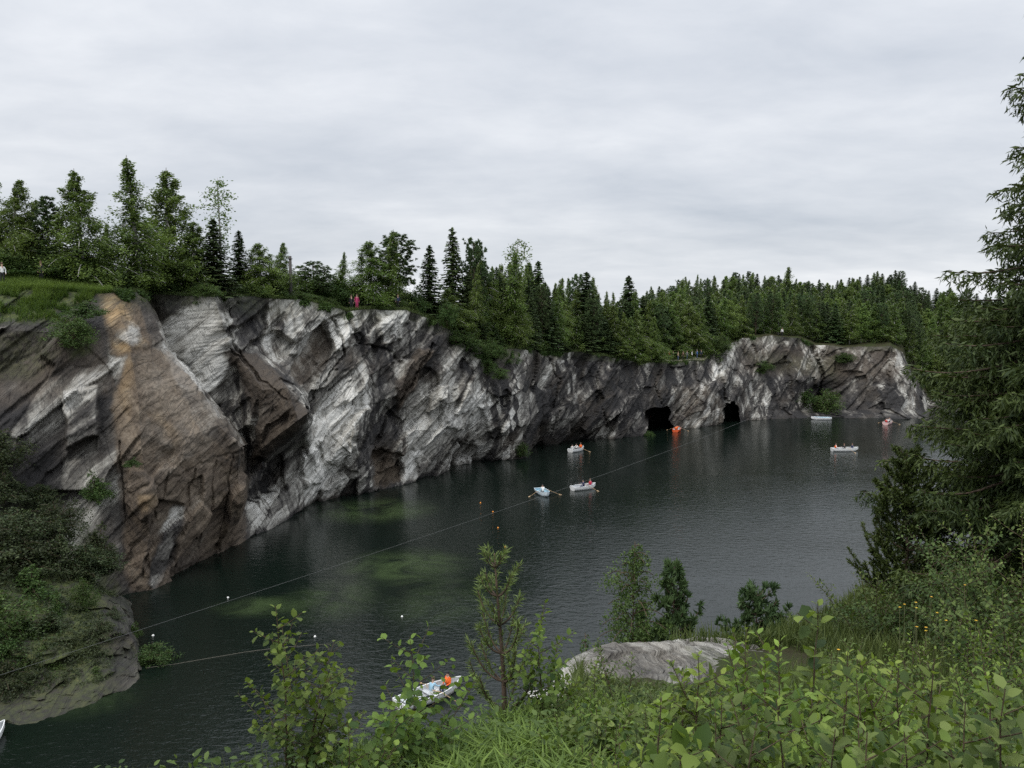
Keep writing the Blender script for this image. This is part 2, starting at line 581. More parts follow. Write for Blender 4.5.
# ------------------------------------------------------------------ the quarry wall
# columns of photo pixels with a depth in metres, from rim down to the waterline ('w' = on the water)
W = 'w'
LATTICE = [
    [(-300, 290, 60), (-300, 340, 58), (-300, 420, 55), (-300, 500, 53), (-300, 600, 50), (-300, 720, W)],
    [(-80, 290, 68), (-80, 335, 65), (-80, 420, 62), (-80, 500, 60), (-80, 590, 57), (-80, 705, W)],
    [(0, 290, 71), (0, 330, 67), (0, 420, 64.5), (0, 500, 63), (0, 580, 60), (0, 640, W)],
    [(60, 291, 73), (60, 332, 69), (60, 415, 67), (62, 500, 66), (64, 560, 64), (66, 612, W)],
    [(100, 292, 74), (106, 340, 71.0), (112, 400, 68.5), (117, 455, 67.2), (122, 520, 66.5), (130, 592, W)],
    [(112, 292, 75), (128, 340, 71.0), (138, 395, 68.6), (142, 455, 66.8), (148, 520, 66.2), (152, 588, W)],
    [(136, 293, 79), (158, 348, 76.2), (190, 388, 75.4), (218, 425, 74.6), (222, 490, 74.5), (205, 560, W)],
    [(143, 294, 81), (166, 349, 78), (198, 386, 77), (240, 447, 75.4), (238, 500, 75.8), (228, 545, W)],
    [(149, 295, 87), (172, 352, 86), (203, 390, 86), (246, 445, 87.5), (246, 495, 86), (236, 543, W)],
    [(214, 296, 85.5), (229, 342, 86.5), (234, 375, 88.0), (248, 440, 89), (252, 490, 87.5), (253, 533, W)],
    [(222, 296, 92), (240, 348, 88.5), (262, 390, 84.0), (262, 448, 85.0), (266, 476, 91), (268, 527, W)],
    [(256, 297, 94), (262, 352, 90.5), (288, 388, 83.5), (298, 420, 81.5), (284, 456, 92), (290, 515, W)],
    [(274, 298, 95), (278, 357, 93.5), (298, 390, 88.0), (308, 413, 82.0), (302, 448, 93.5), (305, 509, W)],
    [(300, 300, 98), (303, 345, 97.0), (308, 388, 96.5), (313, 420, 95), (316, 462, 94.5), (320, 503, W)],
    [(322, 305, 100), (322, 350, 99.5), (324, 390, 98.5), (326, 430, 97.5), (330, 465, 97.5), (334, 498, W)],
    [(347, 311, 103), (350, 350, 101.5), (355, 395, 100.5), (358, 435, 99.5), (360, 468, 100.5), (364, 492, W)],
    [(372, 310, 106.5), (376, 350, 106.5), (380, 395, 104.5), (380, 435, 104.5), (380, 462, 106), (382, 489, W)],
    [(405, 310, 109), (404, 345, 108.5), (402, 390, 108.5), (398, 430, 106.5), (400, 460, 107.5), (402, 485, W)],
    [(436, 322, 114), (440, 358, 112.5), (442, 395, 110.5), (440, 430, 110.5), (437, 455, 112.5), (437, 473, W)],
    [(460, 336, 118), (466, 362, 117), (466, 395, 115.0), (462, 425, 115.0), (456, 448, 117), (452, 464, W)],
    [(486, 347, 123), (487, 370, 122.0), (488, 400, 119.5), (484, 425, 119.8), (478, 445, 122), (472, 460, W)],
    [(512, 349, 127.5), (513, 372, 126.5), (514, 400, 124.5), (513, 425, 124.5), (510, 445, 125.5), (508, 459.5, W)],
    [(527, 350, 131), (528, 372, 130), (528, 400, 128.5), (527, 425, 128), (526, 442, 129), (524, 457, W)],
    [(538, 351, 137), (539, 372, 136), (540, 400, 135), (540, 420, 134.5), (538, 432, 137), (536, 445, W)],
    [(580, 352, 144), (580, 372, 143), (581, 398, 141), (581, 418, 140.5), (581, 430, 142), (582, 440, W)],
    [(612, 357, 148), (612, 374, 147), (613, 398, 145.5), (612, 415, 145), (612, 427, 146), (612, 438.5, W)],
    [(642, 363, 154), (642, 375, 153), (642, 390, 151.5), (642, 405, 151), (642, 420, 150.5), (641, 435, W)],
    [(674, 362, 161), (674, 374, 160), (674, 390, 158), (674, 405, 157.5), (674, 418, 157.5), (674, 429.5, W)],
    [(704, 361, 164), (704, 372, 163), (704, 388, 160.5), (704, 402, 160), (704, 415, 160.5), (704, 426.5, W)],
    [(714, 352, 168), (716, 368, 166), (720, 385, 164.5), (722, 400, 164.5), (724, 412, 164.5), (724, 424.5, W)],
    [(742, 338, 177), (742, 360, 174), (744, 380, 171), (745, 398, 171), (746, 410, 170), (746, 421, W)],
    [(772, 336, 181), (772, 358, 179), (774, 380, 176.5), (774, 398, 175), (774, 410, 174.5), (774, 419, W)],
    [(800, 338, 184), (800, 360, 182), (802, 380, 180), (804, 398, 181), (804, 410, 180), (804, 418, W)],
    [(816, 345, 187), (818, 362, 185), (820, 380, 184), (820, 398, 185), (820, 410, 181), (820, 417.5, W)],
    [(850, 347, 186), (850, 362, 184), (850, 380, 182), (850, 398, 180.5), (850, 410, 179), (850, 418, W)],
    [(890, 346, 185), (892, 360, 182.5), (894, 378, 180.5), (894, 396, 179), (896, 408, 178), (896, 418.5, W)],
    [(903, 352, 187), (907, 366, 185), (910, 382, 182), (912, 398, 179.5), (914, 410, 178.5), (914, 419, W)],
    [(908, 366, 192), (914, 378, 189), (917, 390, 186), (919, 400, 184), (920, 410, 182), (919, 419, W)],
    [(930, 398, 192), (930, 402, 191), (930, 407, 190), (930, 411, 187), (930, 415, 185), (930, 420, W)],
    [(1024, 412, 178), (1024, 414, 177), (1024, 417, 175), (1024, 420, 173), (1024, 423, 171), (1024, 426, W)],
    [(1250, 425, 160), (1250, 428, 158), (1250, 431, 156), (1250, 435, 154), (1250, 440, 151), (1250, 445, W)],
    [(1500, 440, 150), (1500, 443, 149), (1500, 446, 147), (1500, 450, 145), (1500, 455, 142), (1500, 460, W)],
]


def lattice_points():
    out = []
    for colm in LATTICE:
        row = []
        for (px, py, Y) in colm:
            row.append(at_z(px, py, 0.0) if Y == W else at(px, py, Y))
        foot = row[-1].copy()
        foot[2] = -2.5
        foot[1] -= 0.5
        row.append(foot)
        out.append(row)
    return np.array(out)


LP = lattice_points()
NCOL = len(LATTICE)
# dense sampling
us = []
for c in range(NCOL - 1):
    p0, p1 = LATTICE[c][3][0], LATTICE[c + 1][3][0]
    inside = -20 < 0.5 * (p0 + p1) < 930
    depth_jump = np.linalg.norm(LP[c + 1, 2] - LP[c, 2])
    n = max(6, int(abs(p1 - p0) * ((1.9 if p0 < 330 else 1.3) if inside else 0.12)), int(depth_jump * 3.0 if inside else 4))
    us.append(c + np.arange(n) / n)
us = np.concatenate(us + [[NCOL - 1.0]])
vs = np.concatenate([np.linspace(0, 5, 270, endpoint=False), np.linspace(5, 6, 8)])
ui = np.clip(np.floor(us).astype(int), 0, NCOL - 2); uf = us - ui
vi = np.clip(np.floor(vs).astype(int), 0, 5); vf = vs - vi
U0 = LP[ui] * (1 - uf)[:, None, None] + LP[ui + 1] * uf[:, None, None]      # nu x 7 x 3
CL = U0[:, vi] * (1 - vf)[None, :, None] + U0[:, vi + 1] * vf[None, :, None]  # nu x nv x 3
NU, NV = CL.shape[:2]
# outward direction: mostly towards the viewer's side of the lake, partly along the face normal
du = np.gradient(CL, axis=0); dv = np.gradient(CL, axis=1)
nrm = np.cross(du, dv); nrm /= np.linalg.norm(nrm, axis=-1)[..., None] + 1e-9
tow = CAM - CL; tow[..., 2] = 0; tow /= np.linalg.norm(tow, axis=-1)[..., None]
sg = np.sign((nrm * tow).sum(-1)); nrm *= np.where(sg == 0, 1, sg)[..., None]
DIR = 0.65 * tow + 0.35 * nrm
DIR[..., 2] *= 0.5

PX, PY = project(CL)
PXn = PX + 3.5 * fbm(CL * 0.55, 91, 4) + 2.0 * fbm(CL * 1.7, 92, 3)
PYn = PY + 3.5 * fbm(CL * 0.55, 93, 4) + 2.0 * fbm(CL * 1.7, 94, 3)

# bedding frame: X along the wall, turned so the beds climb to the right
ca, sa = math.cos(R(14)), math.sin(R(14))
hx = ca * CL[..., 0] + sa * CL[..., 1]
hy = -sa * CL[..., 0] + ca * CL[..., 1]
cb, sb = math.cos(R(44)), math.sin(R(44))
ba = cb * hx + sb * CL[..., 2]
bb = -sb * hx + cb * CL[..., 2]
BED = np.stack([ba, hy, bb], -1)
BED = BED + 0.5 * np.stack([fbm(CL * 0.3, 5, 3), fbm(CL * 0.3, 6, 3), fbm(CL * 0.3, 7, 3)], -1)
f1, e1, c1 = facets(BED / np.array([8.0, 9.0, 2.6]), 11, 1.1)
f2, e2, c2 = facets(BED / np.array([3.2, 4.0, 0.85]), 23, 1.2)
f3, e3, c3 = facets(BED / np.array([1.2, 1.2, 0.32]), 37, 1.2)
amp = np.interp(PX, [-300, 60, 110, 150, 210, 260, 330, 520, 700, 930], [0.7, 0.6, 0.35, 0.35, 0.55, 0.7, 0.95, 0.85, 0.6, 0.55])
fanpoly = [(118, 338), (140, 345), (168, 352), (244, 447), (240, 470), (200, 470), (150, 440), (122, 400)]
fan = 1 - sstep(-6, 6, poly_sd(PX, PY, fanpoly))
slab = 1 - sstep(-4, 6, poly_sd(PX, PY, [(226, 350), (258, 352), (290, 390), (308, 413), (298, 420), (262, 402), (238, 375)]))
smooth = np.maximum(fan, slab)
paleslab = 1 - sstep(-4, 6, poly_sd(PX, PY, [(160, 318), (212, 298), (232, 350), (222, 400), (190, 385), (168, 350)]))
smooth = np.maximum(smooth, 0.75 * paleslab)
disp = amp * (1.4 * f1 * (1 - 0.8 * smooth) + 0.20 * f2 * (1 - 0.6 * smooth) + 0.10 * f3)


def beds(b, period, seed):
    s_ = b / period + 0.35 * fbm(np.stack([ba * 0.05, hy * 0.05, bb * 0.2], -1), seed, 3)
    k_ = np.floor(s_)
    hk = h01(k_.astype(np.int64), np.floor(ba / (period * 5) + 3.7 * h01(k_.astype(np.int64), k_.astype(np.int64) * 0, k_.astype(np.int64) * 0, seed + 2)).astype(np.int64), k_.astype(np.int64) * 0, seed + 1)
    return (hk - 0.5) + (0.3 + hk) * (0.5 - (s_ - k_))


disp += amp * (1 - smooth) * (0.85 * beds(bb, 3.2, 801) + 0.13 * beds(bb, 0.9, 811))
disp += amp * paleslab * 0.30 * beds(bb, 1.3, 821)
disp -= 0.14 * amp * (1 - sstep(0.0, 0.10, e1)) * (1 - smooth)
disp -= 0.05 * amp * (1 - sstep(0.0, 0.12, e2)) * (1 - smooth)
disp += 0.10 * fbm(CL * 2.3, 41, 4, 0.6) + 0.12 * fbm(CL * 0.5, 42, 3)
# hand placed slabs and notches: polygon in the photo, metres outwards
STEPS = [
    ([(63, 392), (98, 386), (98, 434), (66, 446)], 0.9), ([(66, 446), (98, 434), (96, 452), (68, 462)], -0.5),
    ([(66, 415), (97, 404), (97, 434), (66, 446)], 0.35),
    ([(324, 319), (347, 314), (351, 345), (335, 352)], 0.8), ([(293, 374), (321, 324), (334, 348), (309, 388)], -1.0),
    ([(376, 312), (405, 310), (402, 338), (381, 346)], 0.9), ([(394, 382), (418, 348), (431, 350), (414, 390), (398, 414)], 0.9),
    ([(414, 372), (432, 368), (440, 384), (424, 396)], -1.2), ([(236, 300), (268, 300), (268, 345), (244, 345)], -0.7),
    ([(130, 470), (152, 478), (158, 505), (140, 522), (124, 500)], 0.9), ([(158, 500), (184, 506), (172, 560), (152, 585), (146, 560)], -0.7),
    ([(373, 452), (399, 450), (403, 478), (376, 487)], -1.6), ([(452, 440), (476, 448), (470, 458), (448, 462)], -1.0),
    ([(318, 440), (340, 430), (352, 455), (330, 470)], 0.7), ([(350, 440), (364, 452), (358, 470), (346, 468)], 0.7),
    ([(300, 455), (318, 448), (324, 478), (304, 488)], 0.8), ([(262, 468), (282, 455), (286, 490), (262, 500)], -0.9),
    ([(440, 395), (462, 380), (476, 402), (462, 430), (444, 428)], 0.9), ([(480, 405), (500, 398), (512, 430), (492, 440)], 0.8),
    ([(745, 366), (790, 362), (792, 402), (750, 406)], -0.9), ([(836, 352), (862, 350), (862, 372), (840, 372)], 0.8),
    ([(868, 352), (890, 350), (888, 385), (872, 388)], -0.9),
]
for poly, h in STEPS:
    disp += h * (1 - sstep(-1.5, 1.5, poly_sd(PXn, PYn, poly)))
CRACKS = [
    ([(168, 474), (160, 520), (142, 575)], 1.1, 0.35), ([(196, 470), (186, 520), (164, 575)], 1.2, 0.4), ([(216, 462), (210, 510), (194, 560)], 1.1, 0.3), ([(232, 458), (228, 505), (216, 548)], 1.0, 0.3), ([(124, 466), (160, 486), (206, 462), (242, 452)], 1.2, 0.2),
    ([(333, 318), (346, 352), (318, 392), (306, 420)], 1.2, 0.9), ([(347, 313), (360, 345), (392, 352), (400, 362)], 1.3, 0.9),
    ([(430, 345), (405, 392), (384, 430), (372, 460)], 1.4, 1.0), ([(228, 345), (252, 372), (286, 400)], 1.0, 0.5),
    ([(470, 330), (464, 372), (452, 395), (446, 430)], 1.2, 0.8), ([(396, 310), (398, 345), (390, 372)], 1.0, 0.7),
    ([(150, 300), (176, 352), (206, 392), (246, 450)], 1.8, 1.0), ([(216, 298), (236, 348), (260, 380)], 1.6, 0.9),
    ([(118, 440), (120, 470), (124, 520)], 1.0, 0.4),
    ([(545, 352), (560, 380), (552, 430)], 1.2, 0.8), ([(604, 356), (596, 390), (610, 432)], 1.2, 0.8),
    ([(660, 366), (654, 386), (662, 405)], 1.0, 0.8), ([(714, 356), (722, 380), (728, 400)], 1.5, 1.4),
    ([(812, 345), (822, 372), (818, 400)], 1.8, 1.6),
]
for pts, w, h in CRACKS:
    disp -= h * (1 - sstep(0.2 * w, 1.3 * w, line_d(PXn, PYn, pts)))


def blur(a, n):
    for _ in range(n):
        p = np.pad(a, ((1, 1), (0, 0)), 'edge'); a = 0.25 * p[:-2] + 0.5 * p[1:-1] + 0.25 * p[2:]
        p = np.pad(a, ((0, 0), (1, 1)), 'edge'); a = 0.25 * p[:, :-2] + 0.5 * p[:, 1:-1] + 0.25 * p[:, 2:]
    return a


# soften the saw teeth of the sampling grid, then put fine grain back
nearb = (1 - sstep(330, 460, PX))
disp = blur(disp, 1)
disp += 0.06 * fbm(CL * 2.6, 47, 4, 0.65)
rimfade = np.minimum(1, vs / 0.35)[None, :] * 0.75 + 0.25
CL2 = CL + DIR * (disp * rimfade)[..., None]
# flooded adits cut into the foot of the wall
CAVES = [([(645, 413), (649, 409), (660, 408), (668, 407), (671, 412), (669, 420), (673, 427), (672, 445), (643, 445), (646, 425)], 15.0),
         ([(724, 411), (726, 404), (733, 402), (739, 408), (738, 416), (741, 424), (741, 440), (724, 440)], 15.0),
         ([(814, 402), (820, 400), (823, 405), (821, 412), (813, 412)], 5.0)]
for poly, h in CAVES:
    k = 1 - sstep(-0.6, 0.6, poly_sd(PX + 2.2 * fbm(CL * 0.8, 61, 3), PY + 2.2 * fbm(CL * 0.8, 62, 3), poly))
    CL2[..., 1] += h * k
    CL2[..., 0] += h * k * (CL[..., 0] / CL[..., 1])
CL2[..., 2] += 0.25 * fbm(CL * 0.35, 71, 4) * (1 - sstep(0, 0.8, vs))[None, :]
RIM = CL2[:, 0].copy()
RIMPX = project(RIM)[0]

# colour masks: tone (0.5 neutral), ochre, brown, growth
tone = 0.5 + 0.12 * fbm(CL * 0.12, 81, 3)
tone += np.interp(PX, [-80, 100, 150, 215, 300, 450, 520, 560, 640, 720, 920], [-.14, -.08, -.02, 0.06, 0.09, .07, -.10, -.19, -.20, -.10, -.10])
mot = np.interp(PX, [440, 500, 560, 640, 700, 920], [0, 1, 1, 1, .6, .6])
tone += mot * 0.34 * fbm(np.stack([ba * 0.12, hy * 0.1, bb * 0.4], -1), 85, 4, 0.6)
tone += np.interp(PX, [480, 560, 920], [0, 1, 1]) * 0.30 * fbm(np.stack([hx * 0.9, hy * 0.5, CL[..., 2] * 0.38], -1), 86, 4, 0.65)
tone += ((c1 - 0.5) * 0.30 + (c2 - 0.5) * 0.14) * (1 - smooth)      # each slab's own weathered tone, also painting crisp facet shading into the colour
ochre = np.zeros_like(PX); brown = np.zeros_like(PX); grow = np.zeros_like(PX)


def put(arr, poly, val, soft=3.0, how='add'):
    k = 1 - sstep(-soft, soft, poly_sd(PXn, PYn, poly))
    if how == 'add':
        arr += val * k
    else:
        arr[...] = arr * (1 - k) + val * k


for poly, val in [
    ([(158, 322), (212, 298), (230, 345), (236, 372), (206, 392), (180, 388), (166, 352)], 0.30),
    ([(268, 300), (276, 300), (277, 362), (272, 375), (268, 350)], 0.22), ([(236, 297), (268, 297), (268, 345), (240, 345)], -0.20),
    ([(240, 345), (270, 350), (284, 370), (262, 356)], -.15),
    ([(324, 319), (347, 314), (352, 345), (335, 352)], 0.16), ([(280, 380), (321, 324), (336, 347), (308, 392)], -0.10),
    ([(376, 311), (405, 310), (402, 338), (381, 346)], 0.18), ([(310, 424), (366, 342), (378, 366), (366, 422), (330, 436)], 0.17),
    ([(362, 345), (382, 345), (390, 376), (412, 380), (399, 412), (384, 446), (364, 446), (376, 400)], -0.19),
    ([(394, 382), (418, 348), (432, 350), (414, 390), (398, 414)], -0.20), ([(389, 456), (413, 413), (452, 397), (466, 433), (443, 466), (406, 482)], 0.16),
    ([(373, 450), (399, 450), (403, 480), (373, 487)], -0.2), ([(440, 384), (490, 380), (492, 436), (450, 440)], 0.10),
    ([(436, 322), (470, 334), (466, 385), (444, 380)], 0.06), ([(486, 349), (520, 350), (508, 400), (496, 395)], -0.12),
    ([(479, 444), (514, 436), (514, 458), (470, 460)], 0.14), ([(568, 353), (575, 353), (576, 390), (570, 395)], 0.24),
    ([(590, 395), (610, 380), (606, 430), (588, 432)], 0.10), ([(548, 400), (565, 398), (560, 436), (546, 440)], 0.10),
    ([(672, 388), (705, 384), (722, 400), (722, 428), (674, 430)], 0.20), ([(742, 337), (798, 338), (798, 348), (744, 350)], 0.14),
    ([(896, 352), (914, 380), (918, 410), (902, 410), (892, 380)], 0.16), ([(838, 352), (862, 350), (866, 362), (842, 364)], 0.14),
    ([(64, 390), (98, 386), (98, 434), (66, 445)], 0.20), ([(62, 448), (98, 440), (100, 560), (66, 560)], 0.10), ([(78, 372), (86, 370), (82, 385), (72, 388)], .15),
    ([(28, 410), (44, 395), (36, 440), (24, 450)], 0.10), ([(-90, 290), (100, 292), (108, 370), (60, 380), (-90, 395)], -0.12),
    ([(110, 356), (126, 356), (120, 378), (114, 392)], 0.25), ([(118, 334), (140, 324), (134, 350)], 0.22),
    ([(177, 512), (185, 508), (171, 560), (152, 587), (146, 582)], 0.30), ([(128, 480), (156, 486), (156, 516), (134, 524)], 0.05),
    ([(300, 455), (340, 436), (362, 470), (345, 492), (305, 505)], 0.09), ([(250, 500), (276, 486), (300, 512), (252, 534)], 0.04),
    ([(130, 296), (152, 300), (150, 322), (138, 318)], 0.1),
]:
    put(tone, poly, val)
put(ochre, [(97, 290), (120, 291), (128, 302), (142, 326), (150, 342), (140, 346), (124, 352), (112, 345), (108, 320)], 0.9, 5)
put(brown, [(122, 294), (134, 302), (152, 344), (146, 346), (134, 322)], 0.8)
put(tone, [(246, 440), (306, 425), (300, 470), (250, 500)], -0.2)
put(tone, [(128, 300), (150, 298), (158, 340), (150, 340)], -0.12)
put(ochre, [(120, 296), (152, 296), (154, 302), (128, 306)], 0.8, 2)
put(ochre, [(110, 338), (124, 345), (132, 366), (128, 420), (120, 400), (112, 360)], 0.4, 6)
put(ochre, [(138, 492), (158, 494), (160, 508), (142, 514)], 0.5, 3)
put(ochre, [(118, 334), (140, 324), (134, 350)], -0.7)
put(ochre, [(110, 356), (126, 356), (120, 378), (114, 392)], -0.6)
put(ochre, [(150, 415), (158, 412), (196, 452), (190, 462)], 0.3, 6)
put(brown, [(112, 340), (160, 350), (170, 352), (246, 447), (242, 545), (205, 565), (150, 590), (128, 590), (120, 500), (113, 420)], 0.85, 4)
put(brown, [(178, 385), (200, 398), (246, 448), (240, 470), (205, 432)], -0.45, 4)
put(tone, [(178, 385), (200, 398), (246, 448), (240, 470), (205, 432)], -0.2, 4)
put(tone, [(212, 440), (246, 455), (240, 545), (205, 560)], -0.12, 6)
put(brown, [(135, 300), (150, 300), (170, 350), (120, 352)], 0.25, 6)
put(tone, [(-90, 400), (30, 400), (60, 470), (50, 560), (-90, 560)], -0.1, 12)
put(brown, [(-90, 330), (105, 330), (108, 395), (50, 400), (-90, 420)], 0.25, 10)
put(brown, [(120, 470), (200, 470), (244, 458), (242, 545), (205, 565), (150, 590), (128, 590)], -0.25, 8)
put(tone, [(120, 470), (200, 470), (244, 458), (242, 545), (205, 565), (150, 590), (128, 590)], -0.2, 8)
put(brown, [(177, 512), (185, 508), (171, 560), (152, 587), (146, 582)], -0.9)
put(brown, [(110, 356), (126, 356), (120, 378), (114, 392)], -0.8)
put(brown, [(224, 350), (258, 354), (286, 384), (308, 412), (296, 430), (262, 456), (250, 466), (258, 420), (238, 376)], 0.3, 3)
put(brown, [(394, 382), (418, 348), (432, 350), (414, 390), (398, 414)], 0.45)
put(brown, [(293, 374), (321, 324), (334, 347), (308, 390)], 0.45)
put(brown, [(373, 450), (399, 450), (403, 480), (373, 487)], 0.5)
put(brown, [(672, 388), (705, 384), (722, 400), (722, 428), (674, 430)], 0.25, 4)
put(brown, [(740, 340), (900, 348), (900, 380), (740, 372)], 0.28, 8)
put(tone, [(224, 350), (258, 354), (286, 384), (308, 412), (296, 430), (262, 456), (250, 466), (258, 420), (238, 376)], -0.42)
put(grow, [(-320, 270), (96, 285), (92, 300), (70, 312), (52, 306), (60, 322), (-320, 330)], 1.0, 6)
put(grow, [(60, 318), (84, 318), (90, 350), (72, 360)], 0.8, 5)
put(grow, [(-80, 340), (40, 332), (60, 352), (30, 380), (-80, 380)], 0.35, 8)
put(grow, [(-320, 520), (60, 500), (110, 560), (128, 610), (-320, 700)], 0.5, 8)
put(grow, [(300, 296), (350, 306), (352, 316), (300, 306)], 0.6, 3)
put(grow, [(430, 316), (480, 340), (520, 350), (520, 362), (480, 362), (450, 345)], 0.45, 5)
put(grow, [(745, 352), (840, 356), (836, 380), (800, 372), (760, 366)], 0.25, 8)
put(ochre, [(124, 291), (152, 294), (164, 342), (148, 344), (134, 322), (126, 306)], -0.75, 4)
put(tone, [(126, 292), (152, 294), (162, 340), (146, 340), (132, 310)], -0.12, 4)
ochre *= np.clip(0.62 + 1.3 * fbm(np.stack([bb * 0.5, hy * 0.2, ba * 0.12], -1), 88, 4, 0.6), 0, 1)
wet = (1 - sstep(0.0, 0.7, CL2[..., 2]))
tone -= 0.18 * wet
rimg = (1 - sstep(0, 0.5, vs))[None, :] * (0.4 + 0.6 * fbm(CL * 0.4, 55, 3))
grow = np.clip(np.maximum(grow, rimg * 0.8), 0, 1)
MASK = np.stack([np.clip(tone, 0, 1), np.clip(ochre, 0, 1), np.clip(brown, 0, 1), grow], -1)
me = make_mesh("quarry_wall", CL2, grid_faces(NU, NV)[:, ::-1], False, {"mask": MASK.reshape(-1, 4)}, [MAT_ROCK])
stain = np.interp(PX, [-300, 100, 150, 225, 240, 268, 285, 355, 365, 400, 420, 480, 510, 640, 680, 920], [.2, .2, .2, .25, .8, .8, .35, .3, .7, .7, .3, .5, 1, 1, .6, .7])
a_ = me.attributes.new("stain", 'FLOAT', 'POINT'); a_.data.foreach_set("value", stain.astype(np.float32).ravel())
link("quarry_cliff", me, kind="structure")

# ------------------------------------------------------------------ plateau and wooded hill behind the rim
_o = np.argsort(RIMPX)
_rpx, _rim = RIMPX[_o], RIM[_o]
SLOPE_PX = [-300, 0, 100, 300, 480, 540, 640, 740, 800, 915, 1024, 1500]
SLOPE = [0.03, 0.03, 0.0, 0.0, 0.015, 0.03, 0.06, 0.05, 0.055, 0.115, 0.12, 0.12]


def ground(px, back):
    """point on the land a given way behind the rim, along the line of sight through a photo column"""
    px = np.asarray(px, float); back = np.asarray(back, float)
    P = np.stack([np.interp(px, _rpx, _rim[:, k]) for k in range(3)], -1)
    d = P[..., :2] / np.linalg.norm(P[..., :2], axis=-1)[..., None]
    Q = P.copy()
    Q[..., :2] += d * back[..., None]
    s = np.interp(px, SLOPE_PX, SLOPE)
    b = np.minimum(back, 170)
    Q[..., 2] += s * b + np.minimum(back, 1.0) * 0.15
    mound = np.interp(px, [-300, -40, 20, 70, 110], [1.3, 1.0, 1.0, 0.5, 0.0]) * sstep(0, 5, back)
    Q[..., 2] += mound
    Q[..., 2] += 0.25 * fbm(np.stack([Q[..., 0] * 0.3, Q[..., 1] * 0.3, Q[..., 0] * 0], -1), 77, 3) * sstep(0, 3, back)
    return Q


backs = np.array([0.0, 0.3, 0.8, 1.5, 2.5, 4, 6, 9, 13, 18, 25, 34, 45, 60, 80, 105, 135, 170, 250, 500, 1200, 2500.])
gpx = np.unique(_rpx)[::2]
G = ground(np.repeat(gpx[:, None], len(backs), 1), np.repeat(backs[None, :], len(gpx), 0))
me = make_mesh("plateau", G, grid_faces(len(gpx), len(backs)), True, None, [MAT_SOIL])
link("plateau_ground", me, kind="structure")

# ------------------------------------------------------------------ water
wx = np.concatenate([[-300], np.arange(-80, 130, 0.9), [600]])
wy = np.concatenate([[-60], np.arange(10, 210, 0.9), [900]])
WX, WY = np.meshgrid(wx, wy, indexing='ij')
shoal = np.zeros_like(WX)
for (px, py, rx, ry, val) in [(405, 566, 75, 20, 1.0), (375, 510, 70, 14, 0.8), (265, 606, 60, 12, 0.7), (330, 600, 60, 25, 0.45), (440, 600, 70, 30, 0.35), (95, 700, 50, 22, 0.35)]:
    c = at_z(px, py); ex = at_z(px + rx, py); ey = at_z(px, py - ry)
    a = abs(ex[0] - c[0]); b = abs(ey[1] - c[1])
    r = np.sqrt(((WX - c[0]) / a) ** 2 + ((WY - c[1]) / b) ** 2)
    shoal = np.maximum(shoal, min(1, val * 1.25) * (1 - sstep(0.25, 1.05, r)))
WP = np.stack([WX, WY, 0 * WX], -1)
me = make_mesh("lake", WP, grid_faces(len(wx), len(wy)), True, {"shoal": shoal.ravel()}, [MAT_WATER])
link("lake_water", me, kind="structure")
bed = make_mesh("lake_bed", [(-300, -60, -6), (600, -60, -6), (600, 900, -6), (-300, 900, -6)], np.array([(0, 1, 2, 3)]), False, None, [MAT_SOIL])
link("lake_bed", bed, kind="structure")

# ------------------------------------------------------------------ low headland on the left
HEAD = [
    [(-160, 560, 50), (-160, 600, 47), (-160, 650, 45.5), (-160, 700, 44.4), (-160, 740, W)],
    [(-60, 560, 54), (-60, 600, 50), (-60, 650, 46.5), (-60, 700, 45.3), (-60, 733, W)],
    [(0, 555, 56), (0, 600, 51), (0, 650, 47.8), (0, 695, 46.2), (0, 725, W)],
    [(40, 560, 57), (40, 605, 52.5), (45, 650, 48.9), (45, 690, 47.2), (48, 716, W)],
    [(80, 572, 58), (80, 605, 53.8), (85, 640, 50.5), (88, 672, 48.9), (92, 702, W)],
    [(108, 592, 58.5), (108, 606, 55), (115, 630, 52.2), (122, 660, 50.6), (124, 689, W)],
    [(122, 598, 60), (124, 608, 56.5), (130, 630, 53.4), (136, 652, 52.2), (137, 678, W)],
    [(130, 600, 62), (131, 608, 59), (135, 628, 56.5), (139, 645, 54.4), (140, 664, W)],
    [(128, 600, 66), (129, 606, 65.5), (131, 614, 65), (133, 625, 64), (134, 634, W)],
]
HP = []
for colm in HEAD:
    row = [at_z(px, py) if Y == W else at(px, py, Y) for px, py, Y in colm]
    f = row[-1].copy(); f[2] = -2; row.append(f)
    HP.append(row)
HP = np.array(HP)
hu = np.linspace(0, len(HEAD) - 1.0001, 240); hv = np.linspace(0, 4.9999, 150)
iu = hu.astype(int); fu = hu - iu; iv = hv.astype(int); fv = hv - iv
A = HP[iu] * (1 - fu)[:, None, None] + HP[iu + 1] * fu[:, None, None]
HD = A[:, iv] * (1 - fv)[None, :, None] + A[:, iv + 1] * fv[None, :, None]
g1, ge1, _c = facets(HD / np.array([1.6, 1.6, 0.7]), 301, 1.0)
g2, ge2, _c = facets(HD / np.array([0.6, 0.6, 0.25]), 311, 1.0)
dd = 0.34 * blur(g1, 2) + 0.13 * blur(g2, 1) + 0.18 * fbm(HD * 0.8, 321, 4) + 0.16 * fbm(HD * 2.2, 322, 5, .65) - 0.03 * (1 - sstep(0, 0.1, ge1))
tw = CAM - HD; tw[..., 2] = 0; tw /= np.linalg.norm(tw, axis=-1)[..., None]
tw[..., 0] += 0.3
HD2 = HD + tw * dd[..., None]
hpx, hpy = project(HD)
hm = np.zeros(HD.shape[:2] + (4,))
hm[..., 0] = 0.14 + 0.3 * fbm(HD * 0.5, 331, 4) + 0.24 * sstep(108, 124, hpx)
hm[..., 2] = np.clip(0.05 + 0.8 * fbm(HD * 0.4, 332, 3), 0, 0.35)
